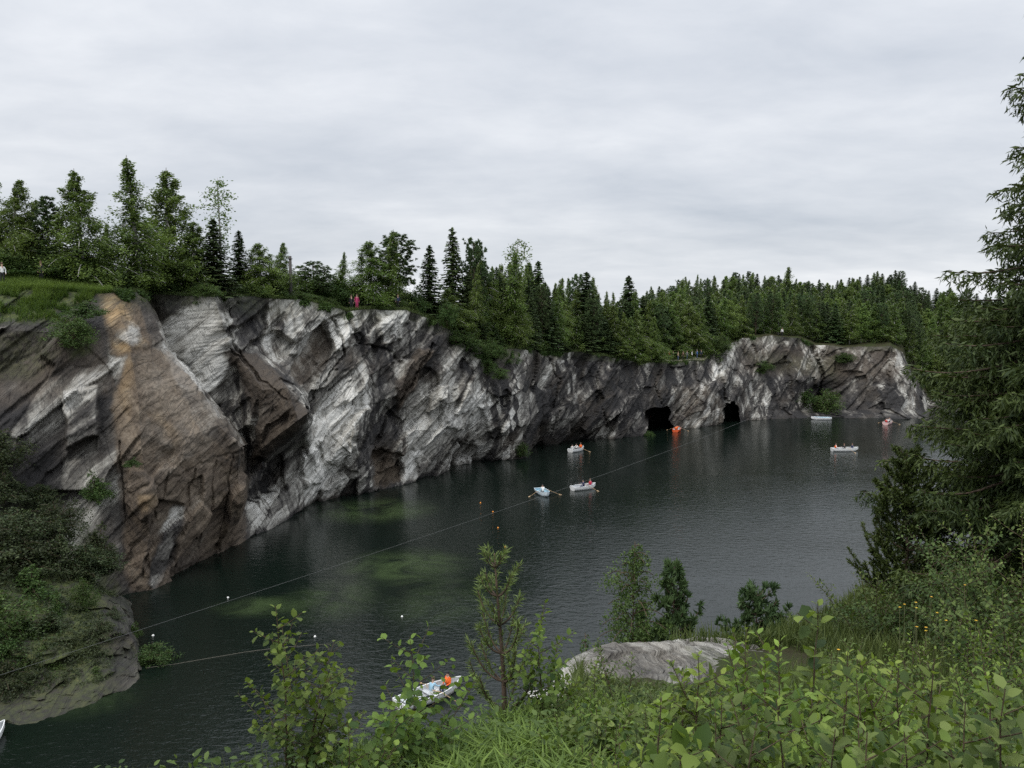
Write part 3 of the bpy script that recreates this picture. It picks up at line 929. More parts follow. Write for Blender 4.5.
hm[..., 0] -= 0.35 * sstep(630, 670, hpy) * (1 - sstep(105, 125, hpx))
hm[..., 2] *= 1 - 0.8 * sstep(630, 670, hpy)
hm[..., 0] = np.clip(hm[..., 0], 0, 1)
hm[..., 3] = (1 - 0.45 * sstep(660, 700, hpy)) * np.clip(0.95 - sstep(85, 122, hpx) * 0.75 + 0.4 * fbm(HD * 0.6, 333, 3) - 0.15 * sstep(705, 725, hpy), 0, 1)
me = make_mesh("headland", HD2, grid_faces(240, 150)[:, ::-1], False, {"mask": hm.reshape(-1, 4)}, [MAT_ROCK])
link("headland_rocks", me, kind="structure")

# ------------------------------------------------------------------ near bank
EDGE_X = [-30, -14, -6, -3, -0.3, 0.5, 1.0, 2.6, 4.0, 5.4, 7.7, 10.7, 30]
EDGE_Y = [2.0, 2.6, 3.4, 4.6, 6.7, 8.4, 12.6, 13.6, 14.6, 15.0, 17.5, 19, 22]
PROF_Y = [-12, 0, 3, 7, 9, 11, 14, 20, 30]
PROF_Z = [20.8, 20.4, 19.7, 18.4, 17.65, 16.9, 16.3, 15.5, 14.5]


def bank_z(x, y):
    x = np.asarray(x, float); y = np.asarray(y, float)
    z = np.interp(y, PROF_Y, PROF_Z)
    z = z + 0.085 * np.maximum(x - 4.0, 0) - 0.03 * np.maximum(-x, 0)
    ye = np.interp(x, EDGE_X, EDGE_Y)
    P = np.stack([x * 0.7, y * 0.7, 0 * x], -1)
    ye = ye + 0.5 * fbm(P, 401, 3)
    over = np.maximum(y - ye, 0)
    z = z - 1.9 * over - 0.25 * np.minimum(over, 1)
    return z + 0.10 * fbm(P * 1.4, 402, 4) + 0.05 * fbm(P * 4, 403, 3)


bx = np.arange(-26, 34, 0.16); by = np.concatenate([[-60, -25], np.arange(-8, 30, 0.16)])
BX, BY = np.meshgrid(bx, by, indexing='ij')
BZ = np.maximum(bank_z(BX, BY), -3)
me = make_mesh("near_bank", np.stack([BX, BY, BZ], -1), grid_faces(len(bx), len(by)), True, None, [MAT_SOIL])
link("bank_ground", me, kind="structure")

# weathered outcrop at the lip of the bank
ro = np.linspace(-1, 1, 170)
RU, RV = np.meshgrid(ro, ro, indexing='ij')
q = np.stack([RU * 2.4 + 0.0, RV * 1.3, 0 * RU], -1)
rad = (np.abs(RU) ** 3.6 + np.abs(RV) ** 3.6)
hgt = np.clip(1 - rad, 0, 1) ** 0.3
far_edge = np.array([1.0, 12.75]); far_end = np.array([4.6, 14.7])
ax = far_end - far_edge; ax /= np.linalg.norm(ax); ay = np.array([-ax[1], ax[0]])
cen = np.array([3.05, 12.75])
XY = cen + RU[..., None] * 2.4 * ax + RV[..., None] * 1.6 * ay
P3 = np.concatenate([XY * 0.6, 0 * RU[..., None]], -1)
g1, ge, _c = facets(np.stack([RU * 2.2 + 0.3 * fbm(P3, 5), RV * 1.6, 0 * RU + 0.5], -1), 501, 1.0)
Z = 16.38 - 0.10 * (XY[..., 0] - 2.7) - 0.05 * (XY[..., 1] - 13) + hgt * 0.22 - (1 - hgt) * 0.6
Z += (0.05 * g1 + 0.10 * fbm(P3 * 1.6, 502, 4) + 0.035 * fbm(P3 * 9, 503, 4) - 0.04 * (1 - sstep(0, .06, ge))) * sstep(0, 0.5, hgt)
rm = np.zeros(RU.shape + (4,))
pale = sstep(0.55, 0.9, RV + 0.25 * fbm(P3 * 3, 504, 4)) * 0.0 + sstep(-0.74, -0.90, RU + 0.10 * fbm(P3 * 3, 505, 3)) + sstep(0.62, 0.8, RV + 0.2 * fbm(P3 * 2.5, 506, 4)) * sstep(-.2, .1, RU)
rm[..., 0] = 0.58 + 0.14 * fbm(P3 * 2, 507, 4) + 0.26 * np.clip(pale, 0, 1)
rm[..., 2] = np.clip(0.0 + 0.5 * fbm(P3 * 1.5, 508, 4), 0, 1)
rm[..., 3] = np.clip(sstep(0.1, 0.5, fbm(P3 * 2.2, 509, 4)) * 0.8 - np.clip(pale, 0, 1), 0, 1)
me = make_mesh("outcrop", np.concatenate([XY, Z[..., None]], -1), grid_faces(170, 170), True, {"mask": rm.reshape(-1, 4)}, [rock_material("weathered_rock", True, 5.0)])
link("rock_outcrop", me, label="low weathered grey rock outcrop with whitish rim at the lip of the near bank", category="rock")
# ------------------------------------------------------------------ foliage materials


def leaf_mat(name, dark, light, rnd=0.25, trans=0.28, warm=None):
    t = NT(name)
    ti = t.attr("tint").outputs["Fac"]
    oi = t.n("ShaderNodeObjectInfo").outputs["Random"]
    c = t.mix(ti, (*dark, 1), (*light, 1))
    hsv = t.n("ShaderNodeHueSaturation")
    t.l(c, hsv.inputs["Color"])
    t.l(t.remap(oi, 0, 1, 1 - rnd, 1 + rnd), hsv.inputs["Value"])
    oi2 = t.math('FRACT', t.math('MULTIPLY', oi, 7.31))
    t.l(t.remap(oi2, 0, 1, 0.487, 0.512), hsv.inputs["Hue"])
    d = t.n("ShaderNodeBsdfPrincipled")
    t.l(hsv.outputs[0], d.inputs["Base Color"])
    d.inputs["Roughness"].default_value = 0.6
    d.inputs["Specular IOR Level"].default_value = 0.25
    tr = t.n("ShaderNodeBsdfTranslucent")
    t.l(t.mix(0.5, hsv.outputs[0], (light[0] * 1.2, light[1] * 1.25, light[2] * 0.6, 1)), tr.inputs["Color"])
    mx = t.n("ShaderNodeMixShader")
    mx.inputs[0].default_value = trans
    t.l(d.outputs[0], mx.inputs[1]); t.l(tr.outputs[0], mx.inputs[2])
    t.l(mx.outputs[0], t.out.inputs[0])
    return t.m


def bark_mat(name, a, b, scale, sz=4.0):
    t = NT(name)
    tc = t.n("ShaderNodeTexCoord").outputs["Object"]
    f = t.noise(t.mapping(tc, (1, 1, sz)), scale, 5, 0.65)
    c = t.ramp(f, [(0.35, a), (0.6, b)])
    t.bsdf(c, 0.9, t.bump(f, 0.6, 0.02), 0.15)
    return t.m


M_BIRCH_BARK = bark_mat("birch_bark", (0.07, 0.065, 0.06), (0.42, 0.41, 0.38), 3.0, 3.0)
M_BARK = bark_mat("conifer_bark", (0.035, 0.027, 0.02), (0.11, 0.08, 0.06), 6.0, 0.6)
M_TWIG = bark_mat("twig_bark", (0.04, 0.03, 0.02), (0.10, 0.075, 0.05), 20.0, 0.5)
M_GREENSTEM = bark_mat("green_stem", (0.05, 0.06, 0.025), (0.10, 0.10, 0.05), 20.0, 0.5)
M_BIRCH = leaf_mat("birch_leaves", (0.042, 0.076, 0.018), (0.175, 0.245, 0.060), 0.22)
M_SPRUCE = leaf_mat("spruce_needles", (0.020, 0.037, 0.013), (0.075, 0.115, 0.036), 0.22, 0.12)
M_PINE = leaf_mat("pine_needles", (0.028, 0.053, 0.020), (0.098, 0.148, 0.054), 0.2, 0.12)
M_BUSH = leaf_mat("bush_leaves", (0.024, 0.050, 0.012), (0.085, 0.138, 0.036), 0.2)
M_DULL = leaf_mat("dull_bush_leaves", (0.018, 0.030, 0.012), (0.070, 0.090, 0.038), 0.25)
M_NEAR = leaf_mat("broad_leaves", (0.022, 0.050, 0.009), (0.205, 0.285, 0.052), 0.25, 0.35)
M_NEAR2 = leaf_mat("willow_leaves", (0.022, 0.046, 0.011), (0.150, 0.205, 0.054), 0.28, 0.33)
M_GRASS = leaf_mat("grass_blades", (0.030, 0.064, 0.010), (0.160, 0.235, 0.045), 0.1, 0.33)
M_DRYGRASS = leaf_mat("meadow_blades", (0.028, 0.048, 0.013), (0.120, 0.155, 0.050), 0.1, 0.3)
M_NEARSPRUCE = leaf_mat("near_spruce_needles", (0.015, 0.030, 0.008), (0.080, 0.110, 0.026), 0.1, 0.15)
M_NEARPINE = leaf_mat("near_pine_needles", (0.036, 0.070, 0.020), (0.150, 0.210, 0.060), 0.1, 0.15)

# ------------------------------------------------------------------ foliage geometry


def unit(v):
    return v / (np.linalg.norm(v, axis=-1)[..., None] + 1e-9)


def rhombi(C, D, Wd, length, width, tint):
    """diamond shaped leaf faces: centre, long direction, side direction"""
    D = unit(D); S = unit(np.cross(D, Wd))
    l = np.asarray(length)[..., None] * 0.5; w = np.asarray(width)[..., None] * 0.5
    V = np.stack([C - D * l, C + S * w - D * l * 0.1, C + D * l, C - S * w - D * l * 0.1], 1).reshape(-1, 3)
    Fq = np.arange(len(V)).reshape(-1, 4)
    return V, Fq, np.repeat(tint, 4)


def crown_mesh(name, parts, mat):
    V, Fq, T, n = [], [], [], 0
    for v, f, t in parts:
        V.append(v); Fq.append(f + n); T.append(t); n += len(v)
    return make_mesh(name, np.concatenate(V), np.concatenate(Fq), False, {"tint": np.clip(np.concatenate(T), 0, 1)}, [mat])


def broadleaf_tree(seed, H=10.0, cb=0.1, Wd=2.0, prof=None, nlimb=46, per=190, leaf=0.17, rise=0.9, droop=0.5, sig=0.33, trunk_r=0.1, bark=None, mat=None, multi=1):
    r = np.random.default_rng(seed)
    tb = MB()
    prof = prof or (lambda t: np.sin(np.pi * np.clip(0.15 + 0.8 * t, 0, 1)) ** 0.8 * (1 - 0.35 * t))
    trunks = []
    for k in range(multi):
        lean = r.normal(0, 0.03 if multi == 1 else 0.12, 2)
        s = np.linspace(0, 1, 9)
        h = H * (1 if k == 0 else r.uniform(0.7, 0.95))
        wob = np.cumsum(r.normal(0, 0.012 * H / 9 * 2, (9, 2)), 0); wob[0] = 0
        P = np.stack([lean[0] * h * s + wob[:, 0], lean[1] * h * s + wob[:, 1], h * s - 0.15 * (s == 0)], -1)
        tb.tube(P, trunk_r * (1 - s) ** 0.8 * (1 if k == 0 else 0.75) + 0.012 * H / 10, 7)
        trunks.append((s, P))
    Cs, ts, cl = [], [], 0
    for i in range(nlimb):
        s, P = trunks[i % multi]
        t = cb + (0.985 - cb) * ((i + r.uniform(0, 1)) / nlimb)
        p0 = np.array([np.interp(t, s, P[:, k]) for k in range(3)])
        L = Wd * prof((t - cb) / (1 - cb)) * r.uniform(0.5, 1.22)
        rel = 0.10 + 1.1 * min(1.0, L / Wd)
        az = i * 2.4 + r.normal(0, 0.5)
        u = np.linspace(0, 1, 6)
        out = np.array([math.cos(az), math.sin(az), 0])
        up = rise * r.uniform(0.6, 1.3)
        path = p0 + out * (L * u)[:, None] + np.array([0, 0, 1.0]) * (L * (up * u - (up * 0.6 + droop) * u * u))[:, None]
        tb.tube(path, 0.35 * trunk_r * (1 - t * 0.6) * (1 - u * 0.85) + 0.006, 4, False)
        nc = max(2, int(2 + L * 3.2))
        for c in range(nc):
            uu = r.uniform(0.25, 1.05)
            b = np.array([np.interp(uu, u, path[:, k]) for k in range(3)]) + r.normal(0, 0.22 * sig / 0.33, 3) * np.array([1, 1, 0.8]) * min(1.0, rel)
            n = max(3, int(per * rel / nc * r.uniform(0.5, 1.4)))
            sg = sig * r.uniform(0.5, 1.0) * (0.12 + 0.88 * min(1.0, rel))
            q = b + r.normal(0, 1, (n, 3)) * np.array([sg, sg, sg * 0.95]) - np.array([0, 0, 1]) * np.abs(r.normal(0, droop * 0.35, n))[:, None]
            Cs.append(q)
            ts.append(np.full(n, r.uniform(0.1, 0.75)) + r.normal(0, 0.16, n))
    C = np.concatenate(Cs); T = np.concatenate(ts)
    D = r.normal(0, 1, C.shape) - np.array([0, 0, 0.5]); N = r.normal(0, 1, C.shape) + np.array([0, 0, 0.8])
    v = rhombi(C, D, N, leaf * r.uniform(0.7, 1.35, len(C)), leaf * 0.72 * r.uniform(0.7, 1.3, len(C)), T)
    return tb.mesh("trunk", bark or M_BIRCH_BARK), crown_mesh("crown", [v], mat or M_BIRCH)


def spruce_tree(seed, H=12.0, Wd=2.0, cb=0.05, nwh=36, nb=7, trunk_r=0.13, mat=None, pw=0.85, step=0.22, tw=0.13, ragged=0.25):
    r = np.random.default_rng(seed)
    tb = MB()
    s = np.linspace(0, 1, 8)
    tb.tube(np.stack([0 * s, 0 * s, H * s - 0.2 * (s == 0)], -1), trunk_r * (1 - s) + 0.012, 7)
    C, D, L_, T = [], [], [], []
    for i in range(nwh):
        t = cb + (0.985 - cb) * (i / (nwh - 1)) ** 0.92
        base_az = r.uniform(0, 6.28)
        for b in range(nb if t < 0.85 else nb - 2):
            az = base_az + b * 6.28 / nb + r.normal(0, 0.25)
            L = Wd * (1 - t) ** pw * r.uniform(1 - ragged * 1.6, 1 + ragged * 0.6) + 0.12
            out = np.array([math.cos(az), math.sin(az), 0]); side = np.array([-out[1], out[0], 0])
            dr = r.uniform(0.25, 0.6) * (1 - t * 1.2)
            n = max(3, int(L / step))
            u = (np.arange(n) + 0.6) / n
            z = t * H + L * (-dr * u + 0.45 * dr * u * u * u) + r.normal(0, 0.05)
            path = out * (L * u)[:, None] + np.array([0, 0, 1.0]) * z[:, None]
            tb.tube(np.vstack([[0, 0, t * H], path[-1]]), [0.02 + 0.012 * L, 0.006], 4, False)
            tone = r.uniform(0.15, 0.7)
            for sgn in (-1, 1):
                ll = (0.42 * L * (1 - u * 0.75) * r.uniform(0.6, 1.1, n) + 0.13)
                d = side * sgn * r.uniform(0.5, 1.0, n)[:, None] + out * r.uniform(0.3, 0.8, n)[:, None] + np.array([0, 0, -1.0]) * r.uniform(0.1, 0.7, n)[:, None]
                d = unit(d)
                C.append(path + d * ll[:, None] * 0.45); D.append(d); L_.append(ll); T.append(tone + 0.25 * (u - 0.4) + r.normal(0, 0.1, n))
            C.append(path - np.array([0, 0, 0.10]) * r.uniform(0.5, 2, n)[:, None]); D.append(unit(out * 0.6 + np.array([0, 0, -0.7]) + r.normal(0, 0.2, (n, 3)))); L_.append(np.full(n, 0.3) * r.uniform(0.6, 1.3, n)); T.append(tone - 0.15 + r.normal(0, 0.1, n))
    n = 10
    C.append(np.array([0, 0, 1.0]) * (H * np.linspace(0.955, 1.0, n))[:, None]); D.append(unit(r.normal(0, 0.5, (n, 3)) + np.array([0, 0, 1]))); L_.append(np.full(n, 0.28)); T.append(np.full(n, 0.6))
    C = np.concatenate(C); D = np.concatenate(D); L_ = np.concatenate(L_); T = np.concatenate(T)
    N = r.normal(0, 0.6, C.shape) + np.array([0, 0, 1.0])
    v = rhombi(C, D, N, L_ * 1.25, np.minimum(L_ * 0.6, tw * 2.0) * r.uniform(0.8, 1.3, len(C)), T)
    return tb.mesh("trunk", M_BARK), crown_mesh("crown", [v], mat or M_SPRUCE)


def pine_tree(seed, H=10.0, Wd=1.8, cb=0.3, nbr=58, trunk_r=0.11, mat=None, tuft=0.34, cone=False):
    r = np.random.default_rng(seed)
    tb = MB()
    s = np.linspace(0, 1, 8)
    wob = np.cumsum(r.normal(0, 0.05, (8, 2)), 0); wob[0] = 0
    P = np.stack([wob[:, 0], wob[:, 1], H * s - 0.2 * (s == 0)], -1)
    tb.tube(P, trunk_r * (1 - s) ** 0.7 + 0.015, 7)
    C, D, T = [], [], []
    for i in range(nbr):
        t = cb + (0.99 - cb) * (i + r.uniform(0, 1)) / nbr
        tt = (t - cb) / (1 - cb)
        L = Wd * ((1 - tt) ** 0.7 if cone else math.sin(math.pi * min(1, 0.28 + 0.68 * tt)) ** 0.7) * r.uniform(0.55, 1.15) + 0.15
        az = i * 2.4 + r.normal(0, 0.5)
        out = np.array([math.cos(az), math.sin(az), 0])
        p0 = np.array([np.interp(t, s, P[:, k]) for k in range(3)])
        u = np.linspace(0, 1, 5)
        up = r.uniform(0.0, 0.35) + 0.4 * tt
        path = p0 + out * (L * u)[:, None] + np.array([0, 0, 1.0]) * (L * (-0.15 * u + (up + 0.2) * u * u))[:, None]
        tb.tube(path, 0.02 + 0.03 * (1 - t) * (1 - u), 4, False)
        nt_ = max(2, int(2 + L * 3.2))
        tone = r.uniform(0.15, 0.75)
        for k in range(nt_):
            uu = r.uniform(0.45, 1.05)
            b = np.array([np.interp(uu, u, path[:, j]) for j in range(3)]) + r.normal(0, 0.16, 3) * L * 0.6
            n = 15
            d = unit(r.normal(0, 0.8, (n, 3)) + out * 0.5 + np.array([0, 0, 0.7]))
            C.append(b + d * tuft * 0.4); D.append(d); T.append(np.full(n, tone) + r.normal(0, 0.15, n))
    C = np.concatenate(C); D = np.concatenate(D); T = np.concatenate(T)
    v = rhombi(C, D, r.normal(0, 1, C.shape), tuft * r.uniform(0.7, 1.2, len(C)), tuft * 0.28 * r.uniform(0.7, 1.3, len(C)), T)
    return tb.mesh("trunk", M_BARK), crown_mesh("crown", [v], mat or M_PINE)


cone_prof = lambda t: np.minimum(1.0, 1.15 * (1 - t)) * np.clip(0.6 + 3 * t, 0, 1) + 0.03
egg_prof = lambda t: np.sin(np.pi * np.clip(0.14 + 0.85 * t, 0, 1)) ** 0.8 * (1 - 0.25 * t) + 0.05
spire_prof = lambda t: (1 - t) ** 0.8 * np.clip(0.5 + 2.5 * t, 0, 1) + 0.03
top_prof = lambda t: 0.35 + 0.75 * np.sin(np.pi * np.clip(0.05 + 0.9 * t, 0, 1))
PROTO = {
    "birch_broad": [broadleaf_tree(1, 10, 0.02, 2.3, cone_prof, 96, 420, 0.115, 0.7, 0.6, 0.27), broadleaf_tree(2, 10, 0.02, 2.2, spire_prof, 96, 420, 0.115, 0.8, 0.6, 0.27), broadleaf_tree(3, 10, 0.02, 2.3, cone_prof, 96, 420, 0.115, 0.9, 0.5, 0.28)],
    "birch_slim": [broadleaf_tree(4, 10, 0.05, 1.25, cone_prof, 80, 290, 0.105, 0.9, 0.7, 0.2), broadleaf_tree(5, 10, 0.10, 1.25, cone_prof, 76, 290, 0.105, 1.0, 0.6, 0.22), broadleaf_tree(6, 10, 0.06, 1.1, spire_prof, 80, 270, 0.105, 0.9, 0.8, 0.2)],
    "birch_round": [broadleaf_tree(17, 10, 0.10, 2.2, egg_prof, 80, 200, 0.20, 1.2, 0.4, 0.34), broadleaf_tree(18, 10, 0.08, 2.0, cone_prof, 80, 210, 0.20, 1.1, 0.5, 0.32), broadleaf_tree(19, 10, 0.12, 2.0, spire_prof, 80, 210, 0.20, 1.1, 0.4, 0.34)],
    "birch_sparse": [broadleaf_tree(7, 10, 0.52, 1.1, top_prof, 24, 60, 0.17, 1.2, 0.8, 0.24, 0.08), broadleaf_tree(8, 10, 0.4, 1.0, top_prof, 26, 50, 0.16, 1.3, 0.7, 0.22, 0.08)],
    "spruce": [spruce_tree(11, 12, 2.0), spruce_tree(12, 12, 1.7, 0.03), spruce_tree(13, 12, 2.3, 0.06, 34, 7)],
    "spruce_slim": [spruce_tree(14, 12, 1.25, 0.04, 40, 6), spruce_tree(15, 12, 1.4, 0.04, 38, 6)],
    "pine": [pine_tree(21, 10, 2.0, 0.22, 90), pine_tree(22, 10, 1.8, 0.30, 84), pine_tree(23, 10, 1.7, 0.12, 100, 0.11, None, 0.34, True)],
    "bush": [broadleaf_tree(31, 3, 0.02, 1.3, egg_prof, 50, 130, 0.12, 0.9, 0.2, 0.22, 0.035, M_TWIG, M_BUSH, 5), broadleaf_tree(32, 3, 0.02, 1.2, cone_prof, 50, 130, 0.11, 1.0, 0.2, 0.20, 0.035, M_TWIG, M_BUSH, 4), broadleaf_tree(33, 3, 0.02, 1.5, egg_prof, 50, 120, 0.12, 0.8, 0.2, 0.24, 0.035, M_TWIG, M_BUSH, 6)],
}
PROTO_H = {"birch_broad": 10, "birch_slim": 10, "birch_sparse": 10, "spruce": 12, "spruce_slim": 12, "pine": 10, "bush": 3}
PROTO_W = {"birch_broad": 2.35, "birch_slim": 1.3, "birch_sparse": 1.15, "spruce": 1.95, "spruce_slim": 1.3, "pine": 1.9, "bush": 1.5}
NAME_OF = {"birch_round": "birch_tree", "birch_broad": "birch_tree", "birch_slim": "birch_tree", "birch_sparse": "birch_tree", "spruce": "spruce_tree", "spruce_slim": "spruce_tree", "pine": "pine_tree", "bush": "bush"}
CAT_OF = {"birch_tree": "birch", "spruce_tree": "spruce", "pine_tree": "pine", "bush": "bush"}
rng = np.random.default_rng(2024)
EXTENT = {}


def proto_extent(pk):
    if pk not in EXTENT:
        v = np.empty(len(pk[1].vertices) * 3, np.float32); pk[1].vertices.foreach_get("co", v)
        v = v.reshape(-1, 3)
        EXTENT[pk] = (float(v[:, 2].max()), float(np.percentile(np.hypot(v[:, 0], v[:, 1]), 95)))
    return EXTENT[pk]


def plant_tree(kind, base, height, halfwidth, label, group=None, variant=None):
    pr = PROTO[kind]
    pk = pr[int(rng.integers(len(pr))) if variant is None else variant]
    eh, ew = proto_extent(pk)
    sz = height / eh
    sx = halfwidth * 1.28 / ew
    nm = NAME_OF[kind]
    o = root(nm, base, label, CAT_OF[nm], group, float(rng.uniform(0, 6.28)), (sx, sx, sz))
    link("trunk" if kind != "bush" else "stems", pk[0], o)
    link("crown" if kind != "bush" else "foliage", pk[1], o)
    return o


def rim_tree(kind, px, back, top_py, wpx, label, group=None, variant=None):
    b = ground(px, back)
    d = ray(px, top_py)
    zt = CAM[2] + d[2] * (b[1] / d[1])
    h = max(1.0, zt - b[2])
    return plant_tree(kind, b - np.array([0, 0, 0.1]), h, 0.5 * wpx * b[1] / F_PX, label, group, variant)


# trees one can pick out along the left rim: kind, column, metres behind the rim, top row, width in pixels, label
RIM_TREES = [
    ("birch_broad", -12, 9, 150, 62, "dense dark green birch cut by the left edge of the photo"),
    ("birch_broad", 8, 7, 176, 60, "leafy birch second from the left edge on the grassy mound"),
    ("birch_slim", 26, 9, 197, 30, "birch with a pale thin top left of the dark pine on the mound"),
    ("pine", 48, 7, 194, 34, "dark pine with a feathery top on the grassy mound at left"),
    ("birch_broad", 74, 8, 240, 40, "low leafy birch filling the gap right of the dark pine"),
    ("birch_broad", 86, 7, 170, 72, "tall leafy birch with wide right-hand boughs above the ochre slide"),
    ("birch_slim", 104, 10, 222, 26, "thin birch just right of the tall wide-boughed birch"),
    ("bush", 114, 6, 266, 22, "small pale birch scrub in the gap above the ochre slide"),
    ("birch_slim", 141, 4.5, 161, 44, "tallest slim birch with light leaves, left of the densest crown"),
    ("birch_broad", 166, 5, 168, 78, "big dense birch with a rounded peak, tallest of the left rim clump"),
    ("birch_broad", 192, 4, 220, 56, "lower bushy birch against the right side of the big dense clump"),
    ("bush", 158, 3, 268, 46, "dark green thicket at the foot of the big dense birches"),
    ("spruce", 215, 4, 218, 34, "dark spruce beside the thin pale birch pole at left"),
    ("birch_sparse", 223, 3, 177, 38, "thin birch with a bare white trunk and a sparse leafy top"),
    ("spruce_slim", 240, 4, 229, 24, "small dark pointed spruce right of the sparse white birch"),
    ("birch_broad", 262, 3.5, 242, 42, "bushy round birch left of the bare utility pole"),
    ("birch_broad", 277, 3.5, 241, 30, "bushy birch standing right beside the bare utility pole"),
    ("pine", 313, 6, 260, 34, "round-headed pine just right of the bare utility pole"),
    ("birch_slim", 341, 6, 251, 18, "slim light birch on its own behind the visitors on the rim"),
    ("bush", 328, 8, 272, 34, "low pale birch scrub right of the round-headed pine"),
    ("bush", 352, 5, 280, 22, "small scrub at the foot of the slim lone birch"),
    ("birch_broad", 372, 4, 240, 48, "dense broad birch forming the left half of the twin clump"),
    ("pine", 398, 5, 231, 34, "tall pine with upswept boughs on the right of the twin clump"),
    ("birch_slim", 389, 3.5, 230, 30, "leafy birch between the twin clump's broad birch and pine"),
    ("bush", 412, 4, 284, 26, "low bush at the right foot of the twin clump"),
    ("spruce_slim", 430, 4, 244, 24, "lone narrow dark spruce in the open sky gap"),
    ("spruce_slim", 453, 6, 226, 26, "tallest narrow spruce with a needle-sharp tip mid-picture"),
    ("birch_broad", 450, 3, 288, 42, "rounded leafy birch bush in front of the tallest narrow spruce"),
    ("pine", 473, 5, 236, 28, "dark pine top right next to the tallest narrow spruce"),
    ("birch_slim", 491, 5, 243, 30, "birch just right of the dark pine at the start of the wood"),
    ("birch_sparse", 517, 8, 238, 26, "half-bare birch whose sparse crown rises above the wood"),
    ("birch_slim", 507, 4, 252, 26, "leafy birch left of the half-bare birch at the start of the wood"),
    ("spruce", 538, 8, 260, 28, "pointed spruce rising from the wood right of the half-bare birch"),
    ("spruce", 586, 6, 271, 34, "broad dark spruce breaking the skyline of the wood"),
    ("spruce", 628, 9, 275, 30, "dark spruce with a forked-looking tip left of the dip in the skyline"),
    ("birch_slim", 676, 22, 278, 20, "birch with a bright white trunk in the wood above the first cave"),
    ("birch_slim", 784, 90, 267, 17, "single tall birch standing above the far wooded skyline"),
    ("spruce", 716, 4, 346, 20, "small spruce on the rim beside the viewing ledge"),
    ("birch_slim", 852, 110, 278, 14, "slim birch poking out of the far skyline at right"),
]
for a in RIM_TREES:
    rim_tree(*a)

UG = "thicket under the rim trees"
for i in range(70):
    px = rng.uniform(-20, 470)
    if 280 < px < 300 or 345 < px < 362:
        continue
    plant_tree("bush", ground(px, rng.uniform(5, 11)) - np.array([0, 0, 0.1]), rng.uniform(1.8, 3.8), rng.uniform(1.2, 2.2), "leafy thicket bush filling the ground under the rim trees", UG)
# the wood on the middle rim, then the wooded hill
SKY_PX = [440, 480, 520, 560, 600, 640, 660, 700, 740, 790, 830, 870, 900, 960, 1024, 1100]
SKY_PY = [262, 248, 256, 268, 276, 288, 288, 276, 273, 281, 284, 287, 290, 291, 292, 292]
G_B, G_S, G_P = "birches of the wood on the far rim", "spruces of the wood on the far rim", "pines of the wood on the far rim"
L_B, L_S, L_P = "leafy birch packed into the wood along the far rim", "dark spruce packed into the wood along the far rim", "pine packed into the wood along the far rim"
for px in np.arange(468, 722, 5.0):
    for row, bk in enumerate((2.5, 6.5, 12.0)):
        p = px + rng.uniform(-3, 3) + row * 1.7
        b = bk + rng.uniform(-1.2, 1.8)
        if row == 2 and rng.uniform() < 0.4:
            continue
        if p > 655 and row == 0:
            continue
        base_py = project(ground(p, b))[1]
        top = np.interp(p, SKY_PX, SKY_PY) + (2 - row) * rng.uniform(4, 16) + rng.uniform(0, 14)
        if row == 0 and rng.uniform() < 0.35:
            top = base_py - rng.uniform(14, 34)
        if p > 640:
            top = max(top, 290 + rng.uniform(0, 14))
        k = rng.choice(["birch_slim", "birch_broad", "spruce", "pine"], p=[0.42, 0.28, 0.22, 0.08])
        w = {"birch_slim": 19, "birch_broad": 24, "spruce": 19, "pine": 20}[k] * rng.uniform(0.8, 1.2)
        lab, g = {"birch_tree": (L_B, G_B), "spruce_tree": (L_S, G_S), "pine_tree": (L_P, G_P)}[NAME_OF[k]]
        rim_tree(k, p, b, top, w, lab, g)

HB, HS, HP_ = "birches of the far wooded hill", "spruces of the far wooded hill", "pines of the far wooded hill"
hill_rows = [(5, 0.0), (12, 0.14), (22, 0.28), (34, 0.42), (50, 0.56), (68, 0.70), (90, 0.84), (116, 0.94), (145, 1.0)]
nh = 0
for bk, frac in hill_rows:
    stepx = 8.2 if bk > 20 else 9.0
    for px in np.arange(646, 1050, stepx):
        p = px + rng.uniform(-4.5, 4.5)
        if p < 712 and bk < 14:
            continue
        if 955 < p and bk < 60 and rng.uniform() < 0.5:
            continue
        b = bk * rng.uniform(0.85, 1.15)
        if 735 < p < 905 and bk < 8:
            b = rng.uniform(3.5, 7)
        g3 = ground(p, b)
        rimpy = float(project(ground(p, 4.0))[1])
        sky = float(np.interp(p, SKY_PX, SKY_PY))
        top = rimpy - 26 + (sky - rimpy + 26) * frac + (rng.uniform(0, 10) if frac < 0.9 else rng.uniform(-2, 5)) - 3 * frac
        zt = CAM[2] + ray(p, top)[2] * (g3[1] / ray(p, top)[1])
        hh = np.clip(zt - g3[2], 9.0, 18.0) if frac < 1 else np.clip(zt - g3[2], 8.0, 20.0)
        k = rng.choice(["birch_slim", "birch_round", "spruce", "pine"], p=[0.42, 0.10, 0.28, 0.20])
        w = {"birch_slim": 1.7, "birch_round": 1.9, "spruce": 1.5, "pine": 1.7}[k] * rng.uniform(0.8, 1.25) * (1 + 0.2 * frac)
        nm = NAME_OF[k]
        lab, g = {"birch_tree": ("birch among many on the far wooded hill", HB), "spruce_tree": ("dark spruce among many on the far wooded hill", HS), "pine_tree": ("pine among many on the far wooded hill", HP_)}[nm]
        plant_tree(k, g3 - np.array([0, 0, 0.2]), hh, w, lab, g)
        nh += 1
print("hill trees", nh)


# bushes on the rock: photo pixel of the foot, depth, height, half width
def bush_at(px, py, Y, h, hw, label, group=None, variant=None):
    return plant_tree("bush", at(px, py, Y) - np.array([0, 0, 0.15]), h, hw, label, group, variant)


